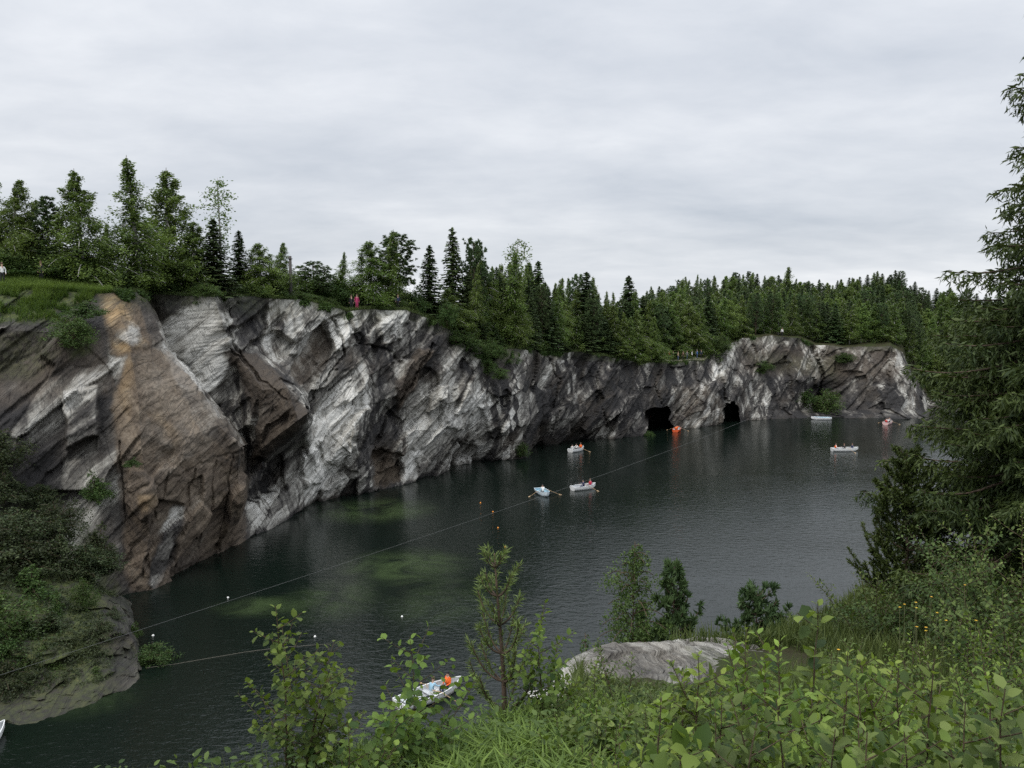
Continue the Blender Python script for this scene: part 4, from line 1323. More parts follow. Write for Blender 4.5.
bush_at(826, 416, 179.5, 6.2, 3.0, "dark green bush at the waterline beside the moored white boat")
bush_at(806, 402, 180, 3.2, 2.0, "small bush on the crag left of the dark green waterline bush")
bush_at(762, 372, 176, 2.6, 1.8, "scrubby bush on the crag face below the lookout")
bush_at(845, 362, 183, 2.2, 1.8, "low bush on the right shoulder of the crag")
bush_at(722, 352, 168, 3.6, 1.5, "upright bush at the right end of the viewing ledge")
bush_at(522, 456, 126.5, 2.4, 1.0, "small green bush at the waterline where the cliff steps back")
bush_at(648, 438, 150, 1.5, 1.0, "small green bush on the rocks left of the first cave")
bush_at(72, 345, 68, 2.6, 1.5, "green bush growing on the dark rock under the grassy mound")
bush_at(85, 316, 70, 1.6, 1.4, "low green bush at the edge of the grassy mound")
bush_at(97, 500, 65.5, 2.6, 0.9, "slender bush growing up the left rock wall", None, 1)
bush_at(132, 465, 66, 0.8, 0.5, "tuft of greenery on the brown slide")
bush_at(152, 670, 52.2, 1.9, 1.1, "bush leaning over the water at the tip of the headland", None, 0)
bush_at(134, 636, 55, 1.2, 0.5, "small bush in the rock cleft of the headland tip", None, 1)
bush_at(500, 378, 119.5, 1.6, 1.1, "bush clinging to the cliff below the dark wood")
bush_at(486, 372, 121, 2.4, 1.3, "dark bush on the upper cliff at the start of the wood")
RB = "bushes spilling over the rim below the wood"
for i in range(8):
    px = 446 + 9 * i + rng.uniform(-2, 2)
    py = float(np.interp(px, [436, 460, 490, 520, 540], [326, 352, 372, 368, 358])) + rng.uniform(-20, -6)
    Yd = float(np.interp(px, [r_[0] for r_ in [c_[1] for c_ in LATTICE]], [c_[1][2] for c_ in LATTICE])) + 0.3
    plant_tree("bush", at(px, py, Yd) - np.array([0, 0, 0.6]), rng.uniform(1.6, 3.4), rng.uniform(0.9, 1.6), "green bush spilling over the rim at the start of the wood", RB)
for i in range(34):
    px = rng.uniform(150, 445)
    if 335 < px < 365:
        continue
    plant_tree("bush", ground(px, rng.uniform(0.3, 2.5)) - np.array([0, 0, 0.15]), rng.uniform(0.5, 1.5), rng.uniform(0.5, 1.1), "low scrub along the brink of the cliff", "low scrub along the cliff brink")
HG = "bushes on the headland"
for px, py, Y, h, hw, lab in [
    (-20, 560, 55, 3.4, 2.0, "big bush at the left edge, upper slope of the headland"), (18, 545, 57, 3.2, 1.9, "dark bush high on the headland slope below the rock wall"),
    (55, 568, 57, 3.4, 1.7, "thin-stemmed bush in the middle of the headland slope"), (88, 578, 58, 2.8, 1.5, "bush under the slender one at the foot of the left wall"),
    (30, 600, 54, 3.0, 2.0, "bright bush on the left of the headland slope"), (-12, 640, 49.5, 4.0, 2.2, "tall bright bush at the left edge of the headland"),
    (26, 652, 49.5, 3.2, 1.8, "bright leafy bush low on the left of the headland"), (62, 612, 55, 2.0, 1.5, "low bush on the rusty patch of the headland"),
    (66, 665, 50.3, 2.3, 1.3, "small bush above the dark ledge of the headland"), (8, 695, 47.3, 2.4, 1.5, "low bush near the water at the left edge"), (44, 700, 48.6, 1.2, 1.0, "tiny bush on the ledge just above the water"),
    (108, 572, 59.5, 2.0, 1.0, "bush at the right end of the headland slope"), (-30, 600, 52, 4.2, 2.4, "dark bush mostly beyond the left edge of the headland"), (4, 500, 61, 3.0, 1.7, "dark bush on the shaded rock wall at the left edge"), (40, 505, 63.5, 2.0, 1.2, "dark scrub on the shaded rock wall above the headland"),
    (70, 590, 57, 2.6, 1.6, "dark bush over the rusty patch of the headland"), (98, 560, 60, 3.4, 1.2, "upright bush in front of the left wall above the headland"), (60, 540, 59.5, 3.6, 1.7, "tall dark bush against the foot of the left wall"),
    (20, 580, 55.5, 3.6, 2.1, "wide dark bush in the upper left of the headland"), (90, 655, 51, 1.3, 0.9, "small bush halfway up the rock step of the headland"), (-5, 470, 62.5, 4.0, 2.0, "tall dark bush growing up the left edge against the rock wall"), (112, 622, 54, 1.0, 0.7, "tiny bush on the crest of the headland tip"), (70, 690, 48.3, 1.5, 1.3, "low bush on the dark ledge in the middle of the headland shore"), (20, 712, 46.6, 1.3, 1.3, "low bush on the shore ledge at the left"), (100, 640, 51.5, 1.6, 1.0, "scrubby bush on the face of the headland step"), (46, 640, 50.6, 2.6, 1.6, "round bush in the lower middle of the headland"), (84, 612, 54, 2.8, 0.8, "upright bright sapling-like bush on the crest of the headland"), (58, 628, 52.5, 3.0, 0.8, "slender bright bush left of the crest of the headland"), (36, 676, 48.2, 2.2, 1.1, "bright bush just above the shore ledge at the left"), (98, 676, 49.2, 1.0, 0.9, "bright little bush near the waterline of the headland step"), (4, 668, 48.2, 2.6, 1.2, "bright upright bush by the left edge above the water"),
]:
    o = bush_at(px, py, Y, h * 0.9, hw * 0.9, lab, HG)
    if "bright" not in lab:
        c_ = o.children[1] if o.children[1].name.startswith("foliage") else o.children[0]
        c_.material_slots[0].link = 'OBJECT'; c_.material_slots[0].material = M_DULL


# ------------------------------------------------------------------ grass
LEAF = np.array([[0, 0, 0], [.28, .34, .05], [.30, 0, -.01], [.28, -.34, .05], [.66, .31, .02], [.68, 0, -.05], [.66, -.31, .02], [1, 0, -.14]])
LEAF_Q = np.array([[1, 2, 5, 4], [2, 3, 6, 5]])
LEAF_T = np.array([[0, 2, 1], [0, 3, 2], [4, 5, 7], [5, 6, 7]])


def leaf_mesh(name, P, D, N, size, width, tint, mat):
    D = unit(D); S = unit(np.cross(N, D)); N = np.cross(D, S)
    n = len(P)
    w = (size * width)[:, None, None]
    V = P[:, None] + D[:, None] * (LEAF[None, :, 0:1] * size[:, None, None]) + S[:, None] * (LEAF[None, :, 1:2] * w) + N[:, None] * (LEAF[None, :, 2:3] * size[:, None, None])
    b = np.arange(n)[:, None, None] * 8
    q = (b + LEAF_Q[None]).reshape(-1, 4); t = (b + LEAF_T[None]).reshape(-1, 3)
    return make_mesh(name, V.reshape(-1, 3), [q, t], True, {"tint": np.clip(np.repeat(tint, 8), 0, 1)}, [mat])


def blades(name, P, h, w, lean, tint, mat, r):
    n = len(P)
    az = r.uniform(0, 6.28, n); az2 = r.uniform(0, 6.28, n)
    L = np.stack([np.cos(az), np.sin(az), 0 * az], -1) * lean[:, None]
    S = np.stack([np.cos(az2), np.sin(az2), 0 * az], -1) * w[:, None] * 0.5
    up = np.array([0, 0, 1.0])
    p0 = P; p1 = P + up * h[:, None] * 0.5 + L * 0.3; p2 = P + up * h[:, None] * (1 - 0.38 * np.minimum(lean / h, 1.4))[:, None] + L
    V = np.stack([p0 - S, p0 + S, p1 + S * 0.85, p1 - S * 0.85, p2], 1).reshape(-1, 3)
    b = np.arange(n)[:, None] * 5
    q = b + np.array([[0, 1, 2, 3]]); t = b + np.array([[3, 2, 4]])
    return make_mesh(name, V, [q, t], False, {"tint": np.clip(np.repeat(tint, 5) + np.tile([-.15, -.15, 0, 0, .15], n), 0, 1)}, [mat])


r = np.random.default_rng(5)
n = 42000
px_ = r.uniform(-60, 112, n); bk_ = r.uniform(0, 1, n) ** 1.6 * 14
P = ground(px_, bk_)
GV = CL2.reshape(-1, 3); GM = MASK[..., 3].reshape(-1); gpx_ = PX.reshape(-1); gpy_ = PY.reshape(-1)
cand = np.where((GM > 0.45) & (gpx_ > -60) & (gpx_ < 100) & (gpy_ < 365) & (fbm(GV * 0.8, 19, 3) > -0.12))[0]
pick = r.choice(cand, 14000)
pick = pick[r.uniform(0, 1, len(pick)) < np.clip((326 - gpy_[pick]) / 36, 0, 1)]
P = np.concatenate([P, GV[pick]]); n = len(P)
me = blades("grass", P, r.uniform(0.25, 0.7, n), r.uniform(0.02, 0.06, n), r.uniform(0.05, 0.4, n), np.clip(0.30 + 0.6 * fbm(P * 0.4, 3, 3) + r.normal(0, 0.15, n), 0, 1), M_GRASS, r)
link("mound_grass", me, kind="stuff")
n = 26000
px_ = r.uniform(112, 720, n); bk_ = r.uniform(0, 1, n) ** 1.5 * 6 - 0.15
P = ground(px_, bk_)
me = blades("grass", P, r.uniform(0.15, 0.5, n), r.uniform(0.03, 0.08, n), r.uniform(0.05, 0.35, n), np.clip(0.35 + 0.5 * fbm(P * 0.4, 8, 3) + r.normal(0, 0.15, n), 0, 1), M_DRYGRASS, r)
link("rim_grass", me, kind="stuff")

cand = np.where((GM > 0.38) & (gpx_ > 100) & (gpx_ < 930) & (GV[:, 2] > 3) & (fbm(GV * 0.6, 29, 3) > 0.02))[0]
pick = r.choice(cand, 26000)
P = GV[pick] + r.normal(0, 0.12, (26000, 3)); n = len(P)
me = leaf_mesh("creepers", P, r.normal(0, 1, P.shape), r.normal(0, 1, P.shape), r.uniform(0.10, 0.30, n), 0.7, np.clip(0.25 + 0.4 * fbm(P * 0.5, 33, 3) + r.normal(0, 0.15, n), 0, 1), M_BUSH)
link("cliff_greenery", me, kind="stuff")

HV = HD2.reshape(-1, 3); HM = hm[..., 3].reshape(-1)
cand = np.where((HM > 0.35) & (HV[:, 2] > 0.5))[0]
pick = r.choice(cand, 30000)
P = HV[pick] + r.normal(0, 0.10, (30000, 3)) + np.array([0, -0.05, 0.05]); n = len(P)
keep = fbm(P * 0.7, 35, 3) > -0.1
P = P[keep]; n = len(P)
me = leaf_mesh("creepers", P, r.normal(0, 1, P.shape), r.normal(0, 1, P.shape) + np.array([0, -.5, 1]), r.uniform(0.06, 0.20, n), 0.6, np.clip(0.3 + 0.5 * fbm(P * 0.5, 36, 3) + r.normal(0, 0.15, n), 0, 1), M_DULL)
link("headland_greenery", me, kind="stuff")

# near bank: rough grass, and a lush patch at the lip
def on_bank(x, y):
    return np.stack([x, y, bank_z(x, y)], -1)


def bank_at(px, Y):
    d = ray(px, 384)
    x = d[..., 0] / d[..., 1] * Y
    return on_bank(np.asarray(x), np.asarray(Y))


n = 170000
Y = 2.2 + 15.5 * r.uniform(0, 1, n) ** 0.55
x = r.uniform(-0.62, 0.98, n) * Y
keep = Y < np.interp(x, EDGE_X, EDGE_Y) + 0.4
inrock = (np.abs(((x - cen[0]) * ax[0] + (Y - cen[1]) * ax[1]) / 1.85) ** 2.5 + np.abs(((x - cen[0]) * ay[0] + (Y - cen[1]) * ay[1]) / 1.1) ** 2.5) < 1
bare = fbm(np.stack([x * 0.5, Y * 0.5, 0 * x], -1), 611, 3) > 0.45
k = keep & ~inrock & ~(bare & (r.uniform(0, 1, n) < 0.85))
P = on_bank(x[k], Y[k]); m = len(P)
qx = 512 + F_PX * P[:, 0] / P[:, 1]
short = np.where((qx > 585) & (qx < 770) & (P[:, 1] > 7.5) & (P[:, 1] < 13.5), 0.4, 1.0)
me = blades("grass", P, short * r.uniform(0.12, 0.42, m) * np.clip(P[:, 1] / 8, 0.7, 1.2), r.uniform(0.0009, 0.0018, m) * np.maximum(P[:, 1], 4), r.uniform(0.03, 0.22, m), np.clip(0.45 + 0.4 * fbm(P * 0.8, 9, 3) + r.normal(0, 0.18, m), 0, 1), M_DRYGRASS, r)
link("bank_grass", me, kind="stuff")
n = 9000
pxs = r.uniform(330, 650, n); Ys = r.uniform(4.8, 8.6, n)
x = ray(pxs, 384)[:, 0] * Ys
k = Ys < np.interp(x, EDGE_X, EDGE_Y) + 0.35
P = on_bank(x[k], Ys[k]); m = len(P)
me = blades("grass", P, r.uniform(0.12, 0.30, m), r.uniform(0.012, 0.030, m), r.uniform(0.12, 0.42, m), np.clip(0.5 + 0.3 * fbm(P * 1.2, 10, 3) + r.normal(0, 0.2, m), 0, 1), M_GRASS, r)
link("lush_grass", me, kind="stuff")


# ------------------------------------------------------------------ near plants
DENSE = 0.42


def leafy_plant(name, base, top, label, cat, seed, stems=3, spread=0.35, leaf=0.06, width=0.8, spacing=0.035, shoots=5, group=None, mat=None, bark=None, bare=0.15, tip_light=0.3, shoot_len=0.35, lean=0.15):
    r = np.random.default_rng(seed)
    base = np.asarray(base, float)
    H = float(top - base[2])
    tb = MB(); Ps, Ds, Ns, Sz, Ti = [], [], [], [], []

    def dress(path, start, size):
        seg = np.linalg.norm(np.diff(path, axis=0), axis=1); cum = np.concatenate([[0], np.cumsum(seg)])
        L = cum[-1]
        n = max(2, int(L * (1 - start) / (spacing * DENSE)))
        s = start * L + (np.arange(n) + r.uniform(0.2, 0.9, n)) / n * (1 - start) * L
        p = np.stack([np.interp(s, cum, path[:, k]) for k in range(3)], -1)
        ax_ = unit(np.gradient(p, axis=0)) if n > 1 else np.array([[0, 0, 1.0]])
        az = np.arange(n) * 2.4 + r.uniform(0, 6)
        ref = unit(np.cross(ax_, r.normal(0, 1, 3) + np.array([0.3, 0.2, 0.1])))
        b2 = np.cross(ax_, ref)
        out = ref * np.cos(az)[:, None] + b2 * np.sin(az)[:, None]
        f = (s / L)
        d = unit(out + ax_ * (0.35 + 0.7 * f ** 3)[:, None] + np.array([0, 0, -0.15]))
        sz = size * r.uniform(0.6, 1.25, n) * (1 - 0.45 * f ** 4)
        Ps.append(p + d * sz[:, None] * 0.18); Ds.append(d)
        Ns.append(unit(ax_ * 0.8 + np.array([0, 0, 1.0]) + r.normal(0, 0.35, (n, 3))))
        Sz.append(sz); Ti.append(0.22 + r.normal(0, 0.2, n) + tip_light * (f ** 2) * (0.4 + 1.1 * (p[:, 2] - base[2]) / H))
    for k in range(stems):
        h = H * (1 if k == 0 else r.uniform(0.55, 0.95))
        az = r.uniform(0, 6.28)
        off = np.array([math.cos(az), math.sin(az), 0]) * (0 if k == 0 else spread * r.uniform(0.3, 1))
        le = np.array([math.cos(az), math.sin(az), 0]) * h * lean * r.uniform(0.0 if k == 0 else 0.4, 0.5 if k == 0 else 1.3)
        s = np.linspace(0, 1, 9)
        path = base + off * 0.25 + (off * 0.75 * s[:, None]) + le * (s ** 1.5)[:, None] + np.array([0, 0, 1.0]) * (h * s)[:, None] + np.cumsum(r.normal(0, 0.008 * h, (9, 3)), 0) * np.array([1, 1, 0])
        path[0, 2] -= 0.08
        tb.tube(path, (0.0025 + 0.004 * h) * (1 - 0.85 * s) + 0.001, 5, False)
        dress(path, max(bare, 0.02), leaf)
        for j in range(shoots):
            t = bare + (0.9 - bare) * (j + r.uniform(0, 1)) / shoots
            p0 = np.array([np.interp(t, s, path[:, i]) for i in range(3)])
            a2 = j * 2.4 + r.uniform(-0.6, 0.6)
            L = h * shoot_len * (1.1 - 0.75 * t) * r.uniform(0.6, 1.2)
            u = np.linspace(0, 1, 5)
            o2 = np.array([math.cos(a2), math.sin(a2), 0])
            pth = p0 + o2 * (L * u)[:, None] + np.array([0, 0, 1.0]) * (L * (0.55 * u + 0.15 * u * u))[:, None]
            tb.tube(pth, 0.0016 * (1 - 0.7 * u) * (0.5 + h) + 0.0008, 4, False)
            dress(pth, 0.12, leaf * 0.92)
    o = root(name, base, label, cat, group)
    C = lambda a: np.concatenate(a)
    V = tb
    V.V = [v - base for v in V.V]
    link("stems", V.mesh("stems", bark or M_TWIG), o)
    link("leaves", leaf_mesh("leaves", C(Ps) - base, C(Ds), C(Ns), C(Sz), width, C(Ti), mat or M_NEAR), o)
    return o


def near(px, Y, top_py):
    b = bank_at(float(px), float(Y))
    d = ray(px, top_py)
    return b, CAM[2] + d[2] * (Y / d[1])


def P_(name, px, Y, top, label, cat="shrub", **k):
    b, zt = near(px, Y, top)
    return leafy_plant(name, b, zt, label, cat, k.pop("seed", int(px * 7 + Y * 10)), **k)


# saplings along the lip on the left
P_("aspen_sapling", 286, 5.6, 604, "aspen sapling with round leaves, biggest one at the bottom left over the water", "sapling", stems=5, spread=0.5, leaf=0.066, width=1.15, spacing=0.062, shoots=14, shoot_len=0.42, lean=0.17, bare=0.08)
P_("aspen_sapling", 412, 5.9, 638, "aspen sapling half hiding the rowing boat with the orange vest", "sapling", stems=4, spread=0.6, leaf=0.08, width=1.1, spacing=0.075, shoots=13, shoot_len=0.45, lean=0.24, bare=0.1)
P_("aspen_sapling", 345, 5.0, 722, "low aspen sapling between the two taller aspens", "sapling", stems=4, spread=0.4, leaf=0.075, width=1.1, spacing=0.07, shoots=9, shoot_len=0.45, lean=0.25, bare=0.05)
P_("alder_sapling", 543, 7.0, 617, "light green sapling right of the young pine at the bottom", "sapling", stems=3, spread=0.35, leaf=0.075, width=0.9, spacing=0.05, shoots=12, shoot_len=0.45, bare=0.12)
P_("alder_sapling", 596, 7.6, 664, "small light green sapling in front of the pale outcrop end", "sapling", stems=3, spread=0.3, leaf=0.07, width=0.85, spacing=0.045, shoots=7, bare=0.15)
P_("willow_shrub", 628, 7.8, 652, "grey-green willow in front of the outcrop, left one", stems=5, spread=0.5, leaf=0.06, width=0.6, spacing=0.035, shoots=8, mat=M_NEAR2)
P_("willow_shrub", 692, 7.0, 668, "grey-green willow in front of the outcrop, right one", stems=5, spread=0.45, leaf=0.06, width=0.6, spacing=0.035, shoots=7, mat=M_NEAR2)
P_("willow_shrub", 560, 7.4, 690, "low willow between the young pine and the outcrop", stems=5, spread=0.5, leaf=0.06, width=0.65, spacing=0.035, shoots=6)
P_("willow_shrub", 612, 9.4, 690, "willow scrub right under the white end of the outcrop", stems=5, spread=0.5, leaf=0.055, width=0.7, spacing=0.04, shoots=7)
# the big-leaved tangle at bottom right
P_("goat_willow", 824, 4.6, 596, "tallest goat willow shoot with big round leaves against the water", stems=3, spread=0.2, leaf=0.105, width=0.95, spacing=0.07, shoots=5, shoot_len=0.22, bare=0.1)
P_("goat_willow", 700, 4.3, 652, "goat willow with pale leaf tips left of the tallest shoot", stems=4, spread=0.35, leaf=0.075, width=0.85, spacing=0.04, shoots=6)
P_("goat_willow", 752, 4.6, 632, "dense goat willow between the outcrop and the tallest shoot", stems=5, spread=0.4, leaf=0.07, width=0.8, spacing=0.036, shoots=7)
P_("goat_willow", 790, 3.9, 640, "dense goat willow right below the tallest shoot", stems=5, spread=0.4, leaf=0.072, width=0.8, spacing=0.036, shoots=7)
P_("goat_willow", 856, 3.8, 654, "goat willow right of the tallest shoot", stems=5, spread=0.35, leaf=0.068, width=0.75, spacing=0.036, shoots=6)
P_("goat_willow", 664, 3.5, 700, "big-leaved shoot at the bottom centre, nearest the camera there", stems=2, spread=0.2, leaf=0.075, width=0.9, spacing=0.04, shoots=4)
P_("goat_willow", 730, 3.2, 700, "goat willow at the bottom below the dense ones", stems=5, spread=0.35, leaf=0.065, width=0.8, spacing=0.034, shoots=6)
P_("goat_willow", 950, 3.2, 660, "big pale-leaved goat willow at the bottom right", stems=3, spread=0.3, leaf=0.085, width=0.8, spacing=0.045, shoots=5)
P_("rowan_sapling", 905, 3.4, 668, "dark-stemmed rowan sapling at the bottom right with narrow leaflets", "sapling", stems=3, spread=0.25, leaf=0.062, width=0.5, spacing=0.024, shoots=5, bare=0.3)
for i, (px, Y, top) in enumerate([(560, 6.2, 716), (520, 6.4, 738), (600, 6.4, 706), (655, 8.6, 704), (712, 8.0, 706), (745, 6.6, 680), (650, 6.4, 708), (480, 6.0, 752), (585, 5.4, 742), (545, 5.4, 756)]):
    P_("leafy_shrub", px, Y, top, "bright low broadleaf shrub along the lip of the bank below the outcrop", group="low shrubs along the lip of the bank", seed=800 + i, stems=6, spread=0.55, leaf=0.065, width=0.75, spacing=0.038, shoots=8, mat=(M_NEAR, M_NEAR2)[i % 2], bare=0.03, shoot_len=0.45)
for i, (px, Y, top) in enumerate([(860, 9.5, 640), (900, 8.2, 652), (945, 7.0, 654), (985, 7.4, 640), (1015, 7.0, 632), (880, 6.6, 668), (840, 8.0, 652), (925, 9.8, 634), (970, 5.6, 680), (1000, 9, 612)]):
    P_("leafy_shrub", px, Y, top, "small leafy shrub in the rough grass below the spruce", group="small shrubs in the rough grass", seed=850 + i, stems=5, spread=0.5, leaf=0.06, width=0.7, spacing=0.045, shoots=7, mat=(M_NEAR2, M_NEAR)[i % 2], bare=0.05, shoot_len=0.4, lean=0.3)
TG = "low willows of the foreground tangle"
for i, (px, Y, top) in enumerate([(620, 4.6, 728), (650, 5.4, 712), (690, 2.9, 738), (760, 2.8, 724), (800, 3.0, 704), (830, 2.7, 726), (870, 3.0, 712), (890, 2.6, 730), (935, 2.7, 728), (985, 3.0, 700), (1010, 3.4, 680), (1030, 2.8, 690), (775, 5.6, 668), (720, 5.8, 682), (830, 5.6, 664), (865, 4.9, 684), (1015, 4.6, 664), (600, 5.6, 722), (640, 3.2, 750), (960, 4.3, 706), (910, 4.6, 700)]):
    P_("willow_shrub", px, Y, top, "low leafy willow within the crowded green tangle at the bottom right", group=TG, seed=900 + i, stems=5, spread=0.4, leaf=(0.05, 0.068, 0.092)[i % 3], width=0.7 + 0.25 * (i % 3) / 2, spacing=0.034, shoots=6, mat=(M_NEAR, M_NEAR2)[i % 2], bare=0.05)
# light bushes under and beside the big spruce
SG = "light green birch scrub below the big spruce"
for i, (px, Y, top, st) in enumerate([(868, 14.2, 594, 4), (884, 13.6, 572, 4), (905, 13.2, 588, 4), (975, 12.4, 548, 5), (1005, 11.6, 520, 6), (1032, 11, 505, 6), (990, 10.6, 572, 5), (1020, 9.6, 590, 5), (940, 13.8, 590, 4), (850, 14.3, 616, 3)]):
    P_("birch_scrub", px, Y, top, "light green leafy scrub growing below the big spruce at right", group=SG, seed=950 + i, stems=st + 2, spread=0.8, leaf=0.075, width=0.8, spacing=0.055, shoots=11, shoot_len=0.4, mat=M_NEAR2 if i % 2 else M_BUSH, bare=0.05, lean=0.25)

# low weeds carpeting the bank
n = 26000
Y = 2.3 + 12.5 * r.uniform(0, 1, n) ** 0.8
x = r.uniform(-0.5, 0.64, n) * Y
inrock = (np.abs(((x - cen[0]) * ax[0] + (Y - cen[1]) * ax[1]) / 1.9) ** 2.5 + np.abs(((x - cen[0]) * ay[0] + (Y - cen[1]) * ay[1]) / 1.15) ** 2.5) < 1
k = (Y < np.interp(x, EDGE_X, EDGE_Y) + 0.2) & ~inrock & (fbm(np.stack([x * 0.6, Y * 0.6, 0 * x], -1), 613, 3) < np.where(Y > 7, 0.02, 0.3))
x, Y = x[k], Y[k]
P = on_bank(x, Y); P[:, 2] += r.uniform(0.03, 0.3, len(P)) * (0.5 + 0.5 * (Y < 7))
me = leaf_mesh("weed_leaves", P, r.normal(0, 1, P.shape) * np.array([1, 1, 0.4]), np.array([0, 0, 1.0]) + r.normal(0, 0.4, P.shape), r.uniform(0.03, 0.075, len(P)), 0.7, np.clip(0.3 + r.normal(0, 0.18, len(P)), 0, 1), M_NEAR2)
link("undergrowth", me, kind="stuff")


# ------------------------------------------------------------------ near conifers
def near_spruce(base, H, Wd, label, seed, azbias=None):
    r = np.random.default_rng(seed)
    tb = MB(); C, D, L_, Wt, T = [], [], [], [], []
    s = np.linspace(0, 1, 10)
    tb.tube(np.stack([0.1 * np.sin(s * 3), 0 * s, H * s - 0.3 * (s == 0)], -1), 0.16 * (1 - s) + 0.015, 9)
    bt = tb
    nwh = 40
    for i in range(nwh):
        t = 0.03 + 0.95 * i / (nwh - 1)
        nb = 12 if t < 0.45 else 7
        az0 = r.uniform(0, 6.28)
        for b in range(nb):
            az = az0 + b * 6.283 / nb + r.normal(0, 0.22)
            L = (Wd * (1 - t) ** 0.95 * r.uniform(0.6, 1.2) * (1.12 if t < 0.42 else 1.0) + 0.12)
            if r.uniform() < 0.12:
                L *= 0.5
            out = np.array([math.cos(az), math.sin(az), 0]); side = np.array([-out[1], out[0], 0])
            n = max(4, int(L / 0.11))
            u = (np.arange(n) + 0.5) / n
            dr = r.uniform(0.15, 0.5) * (1 - t)
            lift = 0.35 * max(0, t - 0.5)
            z = t * H + L * (lift * u - dr * 1.2 * u + 0.75 * dr * u ** 3)
            path = out * (L * u)[:, None] + np.array([0, 0, 1.0]) * z[:, None] + side * (np.cumsum(r.normal(0, 0.012, n)))[:, None]
            full = np.vstack([[0, 0, t * H], path])
            bt.tube(full, np.linspace(0.012 + 0.011 * L, 0.004, n + 1), 5, False)
            tone = r.uniform(0.05, 0.55)
            for k in range(n):
                if u[k] < 0.12 and r.uniform() < 0.6:
                    continue
                for sg in (-1, 1):
                    ll = (0.34 * L * (1 - u[k]) ** 0.7 * r.uniform(0.5, 1.1) + 0.13)
                    d = unit(side * sg * r.uniform(0.5, 1.0) + out * r.uniform(0.4, 0.9) + np.array([0, 0, -1.0]) * r.uniform(0.15, 0.8))
                    m = max(2, int(ll / 0.05))
                    v = (np.arange(m) + 0.5) / m
                    q = path[k] + d * (ll * v)[:, None] - np.array([0, 0, 0.12]) * (v ** 2 * ll * 1.5)[:, None]
                    # along the twig, then hanging sprays
                    dd = np.tile(d, (m, 1)) + r.normal(0, 0.25, (m, 3))
                    C.append(q); D.append(dd); L_.append(np.full(m, 0.10)); Wt.append(np.full(m, 0.024)); T.append(tone + 0.35 * u[k] * v + r.normal(0, 0.08, m))
                    hd = np.array([0, 0, -0.5]) + r.normal(0, 0.5, (m, 3)) + d * 0.6
                    hl = 0.14 * r.uniform(0.5, 1.4, m)
                    C.append(q + unit(hd) * hl[:, None] * 0.45); D.append(hd); L_.append(hl); Wt.append(np.full(m, 0.026)); T.append(tone - 0.05 + r.normal(0, 0.1, m))
                    hd = np.array([0, 0, -0.5]) + r.normal(0, 0.6, (m, 3)) + d * 0.4
                    C.append(q + unit(hd) * 0.07 + r.normal(0, 0.03, (m, 3))); D.append(hd); L_.append(np.full(m, 0.13)); Wt.append(np.full(m, 0.028)); T.append(tone + 0.1 + r.normal(0, 0.12, m))
                C.append(path[k][None] + r.normal(0, 0.02, (2, 3))); D.append(out[None] + r.normal(0, 0.3, (2, 3))); L_.append(np.full(2, 0.16)); Wt.append(np.full(2, 0.05)); T.append(np.full(2, tone + 0.3 * u[k]))
    C, D, L_, Wt, T = (np.concatenate(a) for a in (C, D, L_, Wt, T))
    v = rhombi(C, D, r.normal(0, 0.7, C.shape) + np.array([0, 0, 0.6]), L_ * r.uniform(0.8, 1.25, len(C)), Wt * r.uniform(0.8, 1.4, len(C)), T)
    o = root("spruce_tree", base, label, "spruce")
    link("trunk", tb.mesh("trunk", M_BARK), o)
    link("crown", crown_mesh("crown", [v], M_NEARSPRUCE), o)
    print("near spruce faces", len(C))
    return o


